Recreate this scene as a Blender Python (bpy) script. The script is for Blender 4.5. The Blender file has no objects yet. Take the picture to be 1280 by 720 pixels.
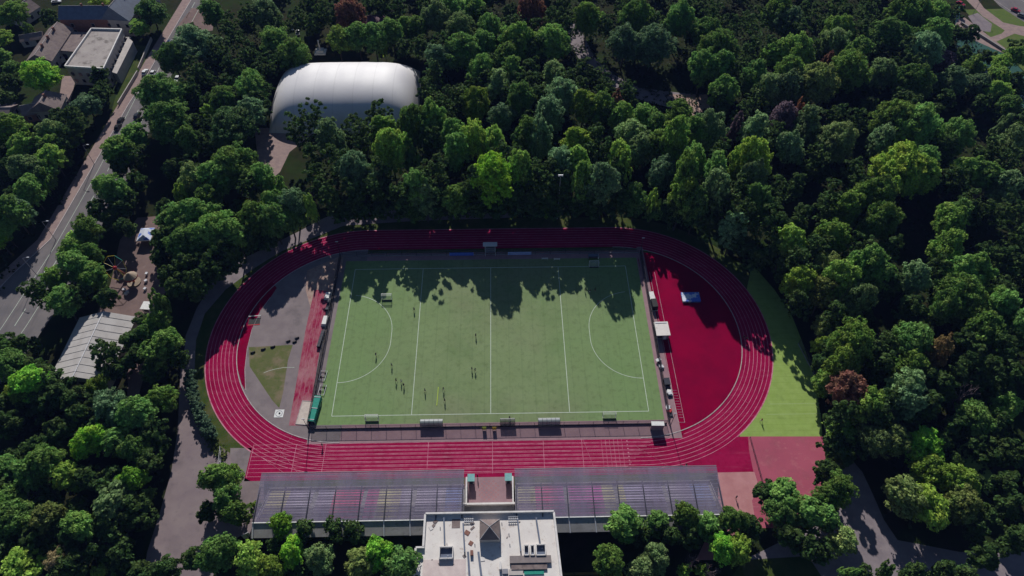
import bpy, math, random
import numpy as np
from mathutils import Vector, Matrix
R_ = math.radians
C = bpy.context.scene.collection
random.seed(7); rng = np.random.default_rng(11)

# ------------------------------------------------------------------ camera
F, CX, CY, CZ = 850.74, 3.778, -121.011, 176.376
PI_, YA, RO = 0.901045, -0.02329, 0.0049726
cp, sp, cy_, sy_, cr, sr = math.cos(PI_), math.sin(PI_), math.cos(YA), math.sin(YA), math.cos(RO), math.sin(RO)
right0 = Vector((cy_, sy_, 0)); up0 = Vector((-sy_*sp, cy_*sp, cp)); fwd = Vector((-sy_*cp, cy_*cp, -sp))
rightv = right0*cr + up0*sr; upv = -right0*sr + up0*cr
cam = bpy.data.cameras.new('camera'); camo = bpy.data.objects.new('camera', cam); C.objects.link(camo)
cam.sensor_width = 36; cam.lens = F/1280*36; cam.clip_start = 1; cam.clip_end = 6000
m = Matrix.Identity(4)
for i in range(3):
    m[i][0] = rightv[i]; m[i][1] = upv[i]; m[i][2] = -fwd[i]
m[0][3], m[1][3], m[2][3] = CX, CY, CZ
camo.matrix_world = m
bpy.context.scene.camera = camo
CAM = Vector((CX, CY, CZ))

def at(px, py, z=0.0):
    """survey point: where the photo's pixel meets the level z"""
    d = rightv*((px-640)/F) + upv*((360-py)/F) + fwd
    t = (z-CZ)/d.z
    return CAM + d*t
def scale_at(p):
    return F/((Vector(p)-CAM).dot(fwd))      # pixels per metre

# ------------------------------------------------------------------ materials
ALB = 0.80
def mat(name, col, rough=0.85, col2=None, scale=0.5, detail=4, bump=0.0, bscale=None, metal=0.0, spec=0.25, contrast=(0.35, 0.65), coords='Object', alpha=None):
    if rough >= .88: spec = 0.03
    col = tuple(c*ALB for c in col); col2 = tuple(c*ALB for c in col2) if col2 else None
    m = bpy.data.materials.new(name); m.use_nodes = True
    nt = m.node_tree; b = nt.nodes['Principled BSDF']
    b.inputs['Base Color'].default_value = (*col, 1); b.inputs['Roughness'].default_value = rough
    b.inputs['Metallic'].default_value = metal; b.inputs['Specular IOR Level'].default_value = spec
    tc = nt.nodes.new('ShaderNodeTexCoord')
    if col2:
        n = nt.nodes.new('ShaderNodeTexNoise'); n.inputs['Scale'].default_value = scale; n.inputs['Detail'].default_value = detail
        n.inputs['Roughness'].default_value = 0.6
        r = nt.nodes.new('ShaderNodeValToRGB'); r.color_ramp.elements[0].position, r.color_ramp.elements[1].position = contrast
        r.color_ramp.elements[0].color = (*col, 1); r.color_ramp.elements[1].color = (*col2, 1)
        nt.links.new(tc.outputs[coords], n.inputs['Vector']); nt.links.new(n.outputs['Fac'], r.inputs['Fac'])
        nt.links.new(r.outputs['Color'], b.inputs['Base Color'])
    if bump:
        n2 = nt.nodes.new('ShaderNodeTexNoise'); n2.inputs['Scale'].default_value = bscale or scale*4; n2.inputs['Detail'].default_value = 5
        bp = nt.nodes.new('ShaderNodeBump'); bp.inputs['Strength'].default_value = bump; bp.inputs['Distance'].default_value = 0.1
        nt.links.new(tc.outputs[coords], n2.inputs['Vector']); nt.links.new(n2.outputs['Fac'], bp.inputs['Height']); nt.links.new(bp.outputs['Normal'], b.inputs['Normal'])
    if alpha is not None:
        tr = nt.nodes.new('ShaderNodeBsdfTransparent'); mx = nt.nodes.new('ShaderNodeMixShader')
        mx.inputs[0].default_value = alpha
        nt.links.new(tr.outputs[0], mx.inputs[1]); nt.links.new(b.outputs[0], mx.inputs[2])
        nt.links.new(mx.outputs[0], nt.nodes['Material Output'].inputs[0])
    return m
def blotch(m, col, scale, lo, hi, amount=0.6, seed=0.0, stretch=(1, 1, 1)):
    """a second layer of stains or wear mixed over a material's base colour"""
    col = tuple(c*ALB for c in col)
    nt = m.node_tree; b = nt.nodes['Principled BSDF']; inp = b.inputs['Base Color']
    tc = nt.nodes.new('ShaderNodeTexCoord'); mp = nt.nodes.new('ShaderNodeMapping')
    mp.inputs['Location'].default_value = (seed, seed*1.7, 0); mp.inputs['Scale'].default_value = stretch
    n = nt.nodes.new('ShaderNodeTexNoise'); n.inputs['Scale'].default_value = scale; n.inputs['Detail'].default_value = 6; n.inputs['Roughness'].default_value = 0.65
    mr = nt.nodes.new('ShaderNodeMapRange'); mr.inputs['From Min'].default_value = lo; mr.inputs['From Max'].default_value = hi; mr.inputs['To Max'].default_value = amount
    mix = nt.nodes.new('ShaderNodeMix'); mix.data_type = 'RGBA'
    nt.links.new(tc.outputs['Object'], mp.inputs[0]); nt.links.new(mp.outputs[0], n.inputs['Vector']); nt.links.new(n.outputs['Fac'], mr.inputs['Value'])
    nt.links.new(mr.outputs[0], mix.inputs[0])
    if inp.is_linked: nt.links.new(inp.links[0].from_socket, mix.inputs[6])
    else: mix.inputs[6].default_value = inp.default_value
    mix.inputs[7].default_value = (*col, 1)
    nt.links.new(mix.outputs[2], inp)
    return m
def foliage_mat(name, translucent=0.40):
    m = bpy.data.materials.new(name); m.use_nodes = True; nt = m.node_tree
    for n in list(nt.nodes): nt.nodes.remove(n)
    out = nt.nodes.new('ShaderNodeOutputMaterial')
    oi = nt.nodes.new('ShaderNodeObjectInfo'); geo = nt.nodes.new('ShaderNodeNewGeometry')
    tc = nt.nodes.new('ShaderNodeTexCoord')
    no = nt.nodes.new('ShaderNodeTexNoise'); no.inputs['Scale'].default_value = 0.28; no.inputs['Detail'].default_value = 2
    nt.links.new(tc.outputs['Object'], no.inputs['Vector'])
    hsv = nt.nodes.new('ShaderNodeHueSaturation')
    a = nt.nodes.new('ShaderNodeMapRange'); a.inputs['To Min'].default_value = 0.55; a.inputs['To Max'].default_value = 1.45
    nt.links.new(geo.outputs['Random Per Island'], a.inputs['Value'])
    b = nt.nodes.new('ShaderNodeMapRange'); b.inputs['From Min'].default_value = 0.3; b.inputs['From Max'].default_value = 0.7; b.inputs['To Min'].default_value = 0.475; b.inputs['To Max'].default_value = 0.525
    nt.links.new(no.outputs['Fac'], b.inputs['Value'])
    nt.links.new(a.outputs[0], hsv.inputs['Value']); nt.links.new(b.outputs[0], hsv.inputs['Hue']); nt.links.new(oi.outputs['Color'], hsv.inputs['Color'])
    df = nt.nodes.new('ShaderNodeBsdfPrincipled'); df.inputs['Roughness'].default_value = 0.7; df.inputs['Specular IOR Level'].default_value = 0.08
    tl = nt.nodes.new('ShaderNodeBsdfTranslucent'); mx = nt.nodes.new('ShaderNodeMixShader'); mx.inputs[0].default_value = translucent
    nt.links.new(hsv.outputs[0], df.inputs['Base Color']); nt.links.new(hsv.outputs[0], tl.inputs['Color'])
    nt.links.new(df.outputs[0], mx.inputs[1]); nt.links.new(tl.outputs[0], mx.inputs[2]); nt.links.new(mx.outputs[0], out.inputs[0])
    return m

M = {}
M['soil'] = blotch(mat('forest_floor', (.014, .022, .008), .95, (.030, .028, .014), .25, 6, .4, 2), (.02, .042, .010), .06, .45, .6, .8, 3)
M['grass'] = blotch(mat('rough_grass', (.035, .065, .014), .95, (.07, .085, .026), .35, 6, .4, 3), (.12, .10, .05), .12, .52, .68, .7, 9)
M['lawn'] = blotch(mat('green_artificial_lawn', (.235, .335, .085), .9, (.28, .385, .11), .5, 5, .1, 5), (.27, .40, .10), .25, .5, .75, .5, 4, (.15, 1.5, 1))
M['dryinfield'] = blotch(blotch(mat('dry_infield_grass', (.105, .125, .045), .95, (.13, .135, .06), .4, 6, .3, 4), (.22, .17, .12), .16, .48, .62, .8, 7), (.07, .11, .03), .5, .55, .7, .7, 2)
M['park'] = blotch(mat('mown_park_grass', (.085, .13, .035), .95, (.11, .15, .045), .3, 5, .2, 4), (.14, .13, .07), .2, .52, .7, .6, 4)
M['turf'] = blotch(blotch(mat('hockey_turf', (.188, .250, .118), .9, (.210, .275, .136), .12, 6, .05, 8), (.195, .205, .128), .022, .45, .62, .55, 12.3), (.115, .19, .075), .07, .5, .7, .5, 30)
def stripes(m, axis, scale, lo, hi, amt, dark=(0, 0, 0), dist=0.0):
    nt = m.node_tree; b = nt.nodes['Principled BSDF']; inp = b.inputs['Base Color']; tc = nt.nodes.new('ShaderNodeTexCoord')
    w = nt.nodes.new('ShaderNodeTexWave'); w.bands_direction = axis; w.inputs['Scale'].default_value = scale; w.inputs['Distortion'].default_value = dist; w.inputs['Detail'].default_value = 3; w.inputs['Detail Scale'].default_value = .3
    mr = nt.nodes.new('ShaderNodeMapRange'); mr.inputs['From Min'].default_value = lo; mr.inputs['From Max'].default_value = hi; mr.inputs['To Max'].default_value = amt
    mix = nt.nodes.new('ShaderNodeMix'); mix.data_type = 'RGBA'; nt.links.new(tc.outputs['Object'], w.inputs['Vector']); nt.links.new(w.outputs['Fac'], mr.inputs['Value']); nt.links.new(mr.outputs[0], mix.inputs[0])
    nt.links.new(inp.links[0].from_socket, mix.inputs[6]); mix.inputs[7].default_value = (*dark, 1); nt.links.new(mix.outputs[2], inp); return m
M['track'] = blotch(blotch(mat('crimson_running_track', (.27, .005, .050), 1.0, (.32, .010, .068), .2, 6, .05, 10, spec=0), (.20, .002, .03), .9, .5, .75, .5, 5), (.36, .03, .08), .15, .58, .8, .6, 21, (.25, 2, 1))
M['track_red'] = blotch(mat('red_rubber_infield', (.25, .001, .034), 1.0, (.185, .001, .030), .08, 6, .05, 10, spec=0), (.29, .005, .04), .5, .55, .8, .5, 8)
M['pink'] = blotch(mat('faded_pink_court', (.38, .080, .130), .85, (.34, .068, .115), .12, 5, .05, 8), (.48, .20, .20), .35, .55, .8, .6, 3)
M['pinkpale'] = blotch(mat('pale_pink_paving', (.47, .22, .23), .85, (.40, .17, .18), .3, 5, .05, 8), (.5, .3, .3), 1.2, .55, .8, .5, 3)
M['verge'] = blotch(mat('mauve_asphalt_verge', (.27, .165, .19), .85, (.32, .20, .22), .4, 5, .08, 8), (.20, .14, .16), 1.3, .55, .75, .6, 6)
M['greyasph'] = blotch(mat('grey_asphalt', (.20, .165, .175), .9, (.25, .21, .215), .25, 6, .1, 8), (.13, .115, .12), .18, .55, .7, .6, 15)
M['sand'] = blotch(mat('tan_worn_ground', (.42, .31, .26), .95, (.30, .20, .18), .5, 6, .2, 6), (.36, .06, .09), .6, .60, .7, .8, 2)
M['plaza'] = blotch(blotch(mat('plaza_asphalt', (.21, .165, .18), .9, (.255, .205, .21), .15, 6, .1, 8), (.13, .11, .125), .5, .56, .7, .5, 5), (.33, .29, .28), 1.6, .66, .74, .6, 9)
M['road'] = blotch(mat('avenue_asphalt', (.15, .14, .15), .9, (.20, .18, .185), .15, 6, .1, 8), (.10, .09, .10), .6, .58, .7, .5, 4, (2.5, .3, 1))
M['pave'] = mat('pinkish_pavement', (.34, .25, .23), .9, (.26, .19, .19), .6, 5, .1, 8)
M['path'] = blotch(mat('park_path_asphalt', (.26, .22, .235), .9, (.20, .17, .19), .3, 5, .1, 8), (.32, .27, .27), .9, .55, .7, .5)
M['yard'] = blotch(mat('brown_yard', (.22, .155, .145), .95, (.17, .12, .115), .25, 6, .2, 8), (.30, .23, .21), .8, .58, .7, .6, 4)
M['white'] = mat('white_paint', (.78, .78, .76), .6, (.62, .62, .62), 2)
def ends_greener(m, col, lo, hi, amt):
    nt = m.node_tree; b = nt.nodes['Principled BSDF']; inp = b.inputs['Base Color']; tc = nt.nodes.new('ShaderNodeTexCoord'); sp = nt.nodes.new('ShaderNodeSeparateXYZ')
    n = nt.nodes.new('ShaderNodeTexNoise'); n.inputs['Scale'].default_value = .06; n.inputs['Detail'].default_value = 4
    ab = nt.nodes.new('ShaderNodeMath'); ab.operation = 'ABSOLUTE'; ad = nt.nodes.new('ShaderNodeMath'); ad.operation = 'MULTIPLY_ADD'; ad.inputs[1].default_value = 26
    mr = nt.nodes.new('ShaderNodeMapRange'); mr.inputs['From Min'].default_value = lo+13; mr.inputs['From Max'].default_value = hi+13; mr.inputs['To Max'].default_value = amt
    mix = nt.nodes.new('ShaderNodeMix'); mix.data_type = 'RGBA'; nt.links.new(tc.outputs['Object'], sp.inputs[0]); nt.links.new(tc.outputs['Object'], n.inputs['Vector']); nt.links.new(sp.outputs[0], ab.inputs[0]); nt.links.new(n.outputs['Fac'], ad.inputs[0]); nt.links.new(ab.outputs[0], ad.inputs[2])
    nt.links.new(ad.outputs[0], mr.inputs['Value']); nt.links.new(mr.outputs[0], mix.inputs[0]); nt.links.new(inp.links[0].from_socket, mix.inputs[6]); mix.inputs[7].default_value = (*(c*ALB for c in col), 1); nt.links.new(mix.outputs[2], inp)
ends_greener(M['turf'], (.172, .275, .108), 14, 40, .7)
M['fadedline'] = mat('faded_green_line', (.30, .40, .16), .9)
stripes(M['turf'], 'X', .083, .96, 1.0, .14, (.06, .09, .04), .0)
blotch(M['turf'], (.10, .135, .06), .6, .50, .72, .5, 44)
stripes(M['lawn'], 'Y', .16, .93, 1.0, .22, (.10, .17, .03), .3)
blotch(M['lawn'], (.12, .17, .05), .35, .55, .75, .5, 2)
blotch(M['pink'], (.22, .07, .09), .16, .50, .70, .45, 12); blotch(M['pink'], (.5, .22, .24), 1.1, .62, .74, .5, 5, (.3, 1, 1))
blotch(M['track'], (.12, .002, .02), .12, .50, .72, .5, 31); blotch(M['track'], (.34, .06, .12), .4, .55, .72, .45, 77, (.2, 1.5, 1))
blotch(M['track_red'], (.13, .002, .022), .10, .50, .70, .55, 3); blotch(M['plaza'], (.10, .085, .095), .09, .52, .68, .4, 6); blotch(M['road'], (.09, .08, .085), .2, .5, .7, .4, 2, (2, .2, 1))
M['runway'] = blotch(blotch(mat('sanded_runway', (.24, .004, .045), 1.0, (.30, .02, .07), .3, 6, .05, 8, spec=0), (.38, .20, .22), .22, .40, .66, .75, 3, (1, .6, 1)), (.40, .22, .23), .9, .42, .75, .6, 12, (1.6, .5, 1))
M['line'] = mat('white_line_paint', (.55, .60, .52), .8, (.42, .50, .42), 1.2)
M['laneline'] = mat('worn_lane_paint', (.60, .26, .34), .8, (.42, .10, .18), .6)
M['laneline2'] = mat('fresh_lane_paint', (.66, .5, .54), .8, (.5, .25, .32), .6)
M['kerb'] = mat('pale_kerb', (.50, .45, .45), .8, (.36, .30, .32), 1.5)
M['concrete'] = blotch(mat('stained_concrete', (.34, .33, .33), .9, (.26, .25, .25), .4, 5, .1, 5), (.16, .15, .15), .9, .56, .7, .6)
M['roofwhite'] = blotch(blotch(mat('bitumen_roof_painted_pale', (.76, .72, .69), .85, (.68, .63, .61), .35, 6, .1, 5), (.36, .27, .22), .8, .58, .7, .6, 3), (.42, .38, .36), 3., .60, .72, .5, 8)
M['dirtyroof'] = blotch(blotch(mat('dirty_flat_roof', (.42, .38, .36), .9, (.34, .30, .29), .25, 6, .1, 5), (.16, .14, .13), .28, .54, .66, .8, 3), (.5, .46, .44), 1.5, .6, .72, .5, 8)
M['parapet'] = mat('pale_parapet', (.74, .71, .70), .7, (.60, .57, .56), 1.2)
M['wallpale'] = mat('pale_render_wall', (.50, .46, .44), .85, (.42, .38, .37), .5, 5)
M['glassdark'] = mat('dark_glass', (.02, .025, .035), .15, spec=.6)
M['steel'] = mat('grey_painted_steel', (.28, .28, .32), .5, metal=.3)
M['darksteel'] = mat('dark_navy_steel', (.025, .028, .045), .55, metal=.2)
M['palesteel'] = mat('pale_steel', (.6, .6, .64), .45, metal=.3)
M['black'] = mat('black_rubber', (.015, .015, .018), .7)
M['bark'] = mat('tree_bark', (.060, .048, .038), .95, (.10, .085, .07), 2.5, 5, .4, 8)
M['deadwood'] = mat('bare_grey_wood', (.26, .20, .21), .9, (.20, .14, .16), 2)
M['leaf'] = foliage_mat('leaves')
M['cyan'] = mat('turquoise_panel', (.14, .36, .36), .5, (.22, .44, .44), 1)
M['netgreen'] = mat('green_netting', (.02, .22, .17), .8, (.03, .30, .23), 3)
M['mesh'] = mat('fence_wire_mesh', (.10, .10, .13), .6, alpha=.20)
M['meshdark'] = mat('dark_wire_mesh', (.03, .03, .05), .6, alpha=.45)
M['glasspane'] = mat('shelter_polycarbonate', (.30, .32, .36), .3, alpha=.62)
M['brick'] = mat('salmon_brick', (.30, .16, .13), .9, (.22, .11, .09), 1.5)
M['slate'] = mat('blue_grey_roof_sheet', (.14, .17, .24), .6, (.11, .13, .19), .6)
M['oldroof'] = blotch(mat('weathered_roof', (.26, .21, .20), .9, (.19, .15, .15), .5, 5, .2, 4), (.10, .08, .08), .9, .55, .7, .7)
M['barn'] = blotch(mat('pale_corrugated_roof', (.50, .47, .46), .7, (.42, .39, .38), .4, 5), (.30, .25, .22), 1.0, .58, .72, .5, 2, (1, .2, 1))
M['dome'] = mat('dome_membrane', (.70, .68, .70), .55, (.64, .62, .65), .12, 3)
M['water'] = mat('green_canal_water', (.030, .085, .055), .12, (.04, .10, .06), .1, spec=.5)
M['blue'] = mat('blue_tarpaulin', (.06, .12, .55), .5, (.09, .18, .65), 1.5)
M['bluewhite'] = mat('blue_and_white_cover', (.62, .66, .78), .5, (.07, .16, .62), .45, 3, contrast=(.47, .53))
M['yellow'] = mat('yellow_paint', (.52, .40, .04), .5)
M['lime'] = mat('lime_board', (.42, .55, .06), .6)
M['red'] = mat('red_paint', (.42, .02, .03), .5)
M['orange'] = mat('orange_paint', (.5, .2, .12), .6)
M['tan'] = mat('tan_canvas', (.33, .26, .20), .8, (.26, .20, .15), 1)
M['purple'] = mat('plum_roof_sheet', (.13, .06, .09), .7, (.10, .045, .07), 1)
M['tilered'] = mat('red_paving_tiles', (.33, .16, .17), .85)
M['skin'] = mat('skin', (.42, .25, .18), .6)
M['hair'] = mat('dark_hair', (.02, .014, .01), .7)

# ------------------------------------------------------------------ mesh helpers
class MB:
    def __init__(s): s.v = []; s.f = []; s.mi = []
    def add(s, vs, fs, k=0):
        o = len(s.v); s.v += [tuple(v) for v in vs]; s.f += [tuple(i+o for i in f) for f in fs]; s.mi += [k]*len(fs); return s
    def box(s, c, d, rz=0.0, k=0, taper=1.0):
        cx, cy, cz = c; dx, dy, dz = d[0]/2, d[1]/2, d[2]/2; ca, sa = math.cos(rz), math.sin(rz)
        vs = []
        for z, t in ((-dz, 1), (dz, taper)):
            for x, y in ((-dx, -dy), (dx, -dy), (dx, dy), (-dx, dy)):
                x *= t; y *= t
                vs.append((cx+x*ca-y*sa, cy+x*sa+y*ca, cz+z))
        return s.add(vs, [(3,2,1,0),(4,5,6,7),(0,1,5,4),(1,2,6,5),(2,3,7,6),(3,0,4,7)], k)
    def tube(s, a, b, r, n=6, r2=None, k=0):
        a, b = Vector(a), Vector(b); d = (b-a)
        if d.length < 1e-6: return s
        q = d.to_track_quat('Z', 'Y'); r2 = r if r2 is None else r2
        vs = []
        for p, rr in ((a, r), (b, r2)):
            for i in range(n):
                t = 2*math.pi*i/n; vs.append(p + q @ Vector((math.cos(t)*rr, math.sin(t)*rr, 0)))
        fs = [(i, (i+1) % n, n+(i+1) % n, n+i) for i in range(n)] + [tuple(range(n))[::-1], tuple(range(n, 2*n))]
        return s.add(vs, fs, k)
    def prism(s, pts, z0, z1, k=0):
        n = len(pts)
        ar = sum(pts[i][0]*pts[(i+1) % n][1]-pts[(i+1) % n][0]*pts[i][1] for i in range(n))
        if ar < 0: pts = pts[::-1]
        vs = [(p[0], p[1], z0) for p in pts]+[(p[0], p[1], z1) for p in pts]
        return s.add(vs, [tuple(range(n))[::-1], tuple(range(n, 2*n))]+[(i, (i+1) % n, n+(i+1) % n, n+i) for i in range(n)], k)
    def poly(s, pts, z=None, k=0):
        n = len(pts)
        ar = sum(pts[i][0]*pts[(i+1) % n][1]-pts[(i+1) % n][0]*pts[i][1] for i in range(n))
        if ar < 0: pts = pts[::-1]
        return s.add([(p[0], p[1], p[2] if z is None else z) for p in pts], [tuple(range(n))], k)
    def ball(s, c, r, n=8, m_=6, sc=(1, 1, 1), k=0):
        vs = [(c[0], c[1], c[2]-r*sc[2])]
        for j in range(1, m_):
            ph = -math.pi/2+math.pi*j/m_
            for i in range(n):
                t = 2*math.pi*i/n; vs.append((c[0]+r*sc[0]*math.cos(ph)*math.cos(t), c[1]+r*sc[1]*math.cos(ph)*math.sin(t), c[2]+r*sc[2]*math.sin(ph)))
        vs.append((c[0], c[1], c[2]+r*sc[2])); L = len(vs)-1
        fs = [(0, 1+(i+1) % n, 1+i) for i in range(n)]
        for j in range(m_-2):
            for i in range(n): a = 1+j*n; fs.append((a+i, a+(i+1) % n, a+n+(i+1) % n, a+n+i))
        a = 1+(m_-2)*n; fs += [(a+i, a+(i+1) % n, L) for i in range(n)]
        return s.add(vs, fs, k)
    def mesh(s, name, mats):
        me = bpy.data.meshes.new(name); me.from_pydata(s.v, [], s.f)
        mats = mats if isinstance(mats, (list, tuple)) else [mats]
        for m_ in mats: me.materials.append(M[m_] if isinstance(m_, str) else m_)
        if len(mats) > 1: me.polygons.foreach_set('material_index', s.mi)
        me.update(); return me
    def build(s, name, mats, parent=None, loc=None, smooth=False):
        me = s.mesh(name, mats)
        if smooth: me.polygons.foreach_set('use_smooth', [True]*len(me.polygons))
        o = bpy.data.objects.new(name, me); C.objects.link(o)
        if parent: o.parent = parent
        if loc: o.location = loc
        return o
def tag(o, label=None, cat=None, group=None, kind=None):
    if label: o['label'] = label
    if cat: o['category'] = cat
    if group: o['group'] = group
    if kind: o['kind'] = kind
    return o
def thing(name, label, cat, loc=(0, 0, 0), rz=0.0, group=None):
    o = bpy.data.objects.new(name, None); C.objects.link(o); o.empty_display_size = 0.3
    o.location = loc; o.rotation_euler = (0, 0, rz)
    return tag(o, label, cat, group)
def kids(o): return [c for c in list(C.objects) if c.parent == o]
def copy_tree(o, loc, rz=None, label=None, group=None, scale=None, _p=None):
    c = o.copy(); C.objects.link(c)
    if _p: c.parent = _p
    else:
        c.location = loc
        if rz is not None: c.rotation_euler = (0, 0, rz)
        if scale: c.scale = scale
        if label: c['label'] = label
        if group: c['group'] = group
    for ch in KIDS(o): copy_tree(ch, None, _p=c)
    return c
def KIDS(o): return [c for c in o.children]
def sheet(name, pts, z, m_, px=True, label=None):
    P = [at(*p, z) for p in pts] if px else pts
    o = MB().poly([(p[0], p[1]) for p in P], z).build(name, m_)
    o['kind'] = 'structure'
    if label: o['label'] = label
    return o
# ------------------------------------------------------------------ ground sheets
def grid_ground():
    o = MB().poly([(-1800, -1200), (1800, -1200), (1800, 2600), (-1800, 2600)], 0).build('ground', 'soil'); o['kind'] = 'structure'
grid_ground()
Z1, Z2, Z3, Z4, Z5, Z6 = .004, .008, .012, .016, .020, .024
# oval grass belt round the track
def stadium(rad, x=42.3, y=0.2, n=48, off=(0, 0)):
    pts = []
    for i in range(n+1): t = -math.pi/2+math.pi*i/n; pts.append((x+rad*math.cos(t)+off[0], y+rad*math.sin(t)+off[1]))
    for i in range(n+1): t = math.pi/2+math.pi*i/n; pts.append((-x+rad*math.cos(t)+off[0], y+rad*math.sin(t)+off[1]))
    return pts
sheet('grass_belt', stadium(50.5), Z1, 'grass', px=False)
RI, RO_, NL = 36.0, 45.2, 8
LW = (RO_-RI)/NL
# perimeter path round the top of the oval (asphalt, in shade)
def ring(name, r0, r1, z, m_, t0=0, t1=1, x=42.3, y=.2):
    a = stadium(r0, x, y); b = stadium(r1, x, y); n = len(a); mb = MB()
    rngi = range(int(n*t0), int(n*t1)) if (t0, t1) != (0, 1) else range(n)
    for i in rngi:
        j = (i+1) % n; mb.poly([a[i], b[i], b[j], a[j]], z)
    o = mb.build(name, m_); o['kind'] = 'structure'; return o
sheet('path', [(436,258),(400,275),(372,290),(335,308),(300,325),(268,350),(246,385),(232,420),(228,470),(226,500),(240,500),(243,462),(245,425),(256,392),(282,362),(318,335),(352,314),(390,298),(430,282),(520,276),(640,272),(640,262),(520,264)], Z2, 'path')
sheet('plaza', [(226,455),(222,540),(214,590),(200,640),(184,690),(176,735),(262,735),(275,690),(300,670),(330,672),(330,610),(292,590),(287,566),(262,548),(246,510),(241,462)], Z3, 'plaza')
sheet('plaza_apron', [(288,560),(330,560),(330,620),(285,620)], Z2, 'greyasph')
sheet('lawn', [(940,330),(968,362),(990,395),(1004,430),(1017,470),(1026,520),(1028,546),(925,546),(905,500)], Z1+.001, 'lawn')
for i, (a, b) in enumerate((((962, 505), (1024, 504)), ((958, 518), (1026, 517)), ((1000, 430), (1008, 430)))):
    if i < 2:
        p, q = at(*a), at(*b); MB().poly([(p.x, p.y-.12), (q.x, q.y-.12), (q.x, q.y+.12), (p.x, p.y+.12)], Z2).build('lawn_line', 'fadedline')['kind'] = 'structure'
sheet('pink_court', [(925,545.5),(1029,545.5),(1032,575),(1036,612),(1000,660),(905,660),(900,588)], Z1+.0015, 'pink')
sheet('court_paving', [(897,588),(943,590),(948,606),(940,626),(944,650),(930,700),(870,700),(898,640)], Z2+.0015, 'pinkpale')
sheet('park_path', [(1030,546),(1052,560),(1078,590),(1092,620),(1105,650),(1122,675),(1200,690),(1300,690),(1300,740),(1000,740),(930,735),(930,700),(1000,665),(1040,650),(1060,620),(1052,590)], Z2, 'path')
sheet('path_patch', [(838,118),(884,118),(890,146),(858,150)], Z2, 'sand')
sheet('park_clearing_path', [(700,30),(722,30),(745,75),(770,95),(800,110),(884,120),(884,140),(840,135),(800,125),(760,105),(735,95)], Z1, 'path')
sheet('yard', [(172,272),(200,270),(206,300),(212,330),(208,360),(196,400),(186,430),(180,470),(172,500),(166,530),(156,535),(160,480),(150,420),(128,402),(120,395),(138,355),(150,300)], Z2, 'yard')
sheet('dome_forecourt', [(318,160),(400,160),(362,190),(350,215),(338,225),(334,240),(326,235)], Z2, 'pave')
sheet('ochre_grass', [(215,160),(232,150),(242,175),(240,200),(216,205),(212,185)], Z2, 'grass')
sheet('ochre_grass', [(60,530),(85,510),(108,540),(105,575),(80,585),(62,570)], Z2, 'grass')
sheet('clubhouse_lane', [(128,590),(140,590),(136,650),(124,655)], Z2, 'grass')
sheet('bright_grass', [(1195,560),(1215,550),(1245,600),(1235,620),(1215,600)], Z2, 'lawn')
sheet('south_grass', [(930,700),(1010,695),(1040,740),(900,740)], Z3, 'grass')
# avenue
L_ = [(-190,-90),(-178,-20),(-164,26.6),(-157.5,43),(-156.5,78),(-155.5,120),(-154.3,137),(-153.9,158),(-150,260),(-150,500)]
Rr = [(-160,-90),(-147,-20),(-141.7,-1.6),(-136.8,30),(-136.4,46),(-136,73),(-138,110),(-140,142),(-141,188),(-137,260),(-137,500)]
sheet('avenue_road', L_+Rr[::-1], Z2, 'road', px=False)
off = [(x+3.6, y) for x, y in L_]
mb = MB().prism([(x-.6, y) for x, y in L_]+off[::-1], -.05, .12); o = mb.build('pavement', 'pave'); o['kind'] = 'structure'
mb = MB().prism([(x, y) for x, y in off]+[(x+.3, y) for x, y in off][::-1], -.05, .14); o = mb.build('kerb', 'kerb'); o['kind'] = 'structure'
mid = [(-154,-20),(-150.3,6),(-147.2,40),(-146.2,78),(-146.5,120),(-147,150),(-145,260)]
mb = MB()
for (a, b) in zip(mid[:-1], mid[1:]):
    A, B = Vector((*a, 0)), Vector((*b, 0)); n = int((B-A).length/9)
    for i in range(max(1, n)):
        p = A.lerp(B, i/max(1, n)); q = A.lerp(B, (i+.6)/max(1, n)); mb.poly([(p.x-.1, p.y), (p.x+.1, p.y), (q.x+.1, q.y), (q.x-.1, q.y)], Z3)
for w in (-3.7, 3.7):
    for a, b in zip(mid[:-1], mid[1:]): mb.poly([(a[0]+w-.08, a[1]), (a[0]+w+.08, a[1]), (b[0]+w+.08, b[1]), (b[0]+w-.08, b[1])], Z4)
mb.build('road_markings', 'line')['kind'] = 'structure'
# waste ground by the avenue and streets in the corner
sheet('waste_ground', [(160,55),(186,58),(186,85),(160,130),(150,155),(136,150),(145,120)], Z1, 'grass')
sheet('side_street', [(220,35),(240,10),(268,12),(266,38),(225,45)], Z3, 'yard')
sheet('garden_lawn', [(0,98),(20,100),(24,120),(10,135),(-20,135)], Z1, 'grass')
sheet('garden_lawn', [(78,95),(96,95),(88,125),(74,122)], Z1, 'pave')
sheet('garden_lane', [(-20,130),(20,128),(8,150),(-20,165)], Z2, 'path')
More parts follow.
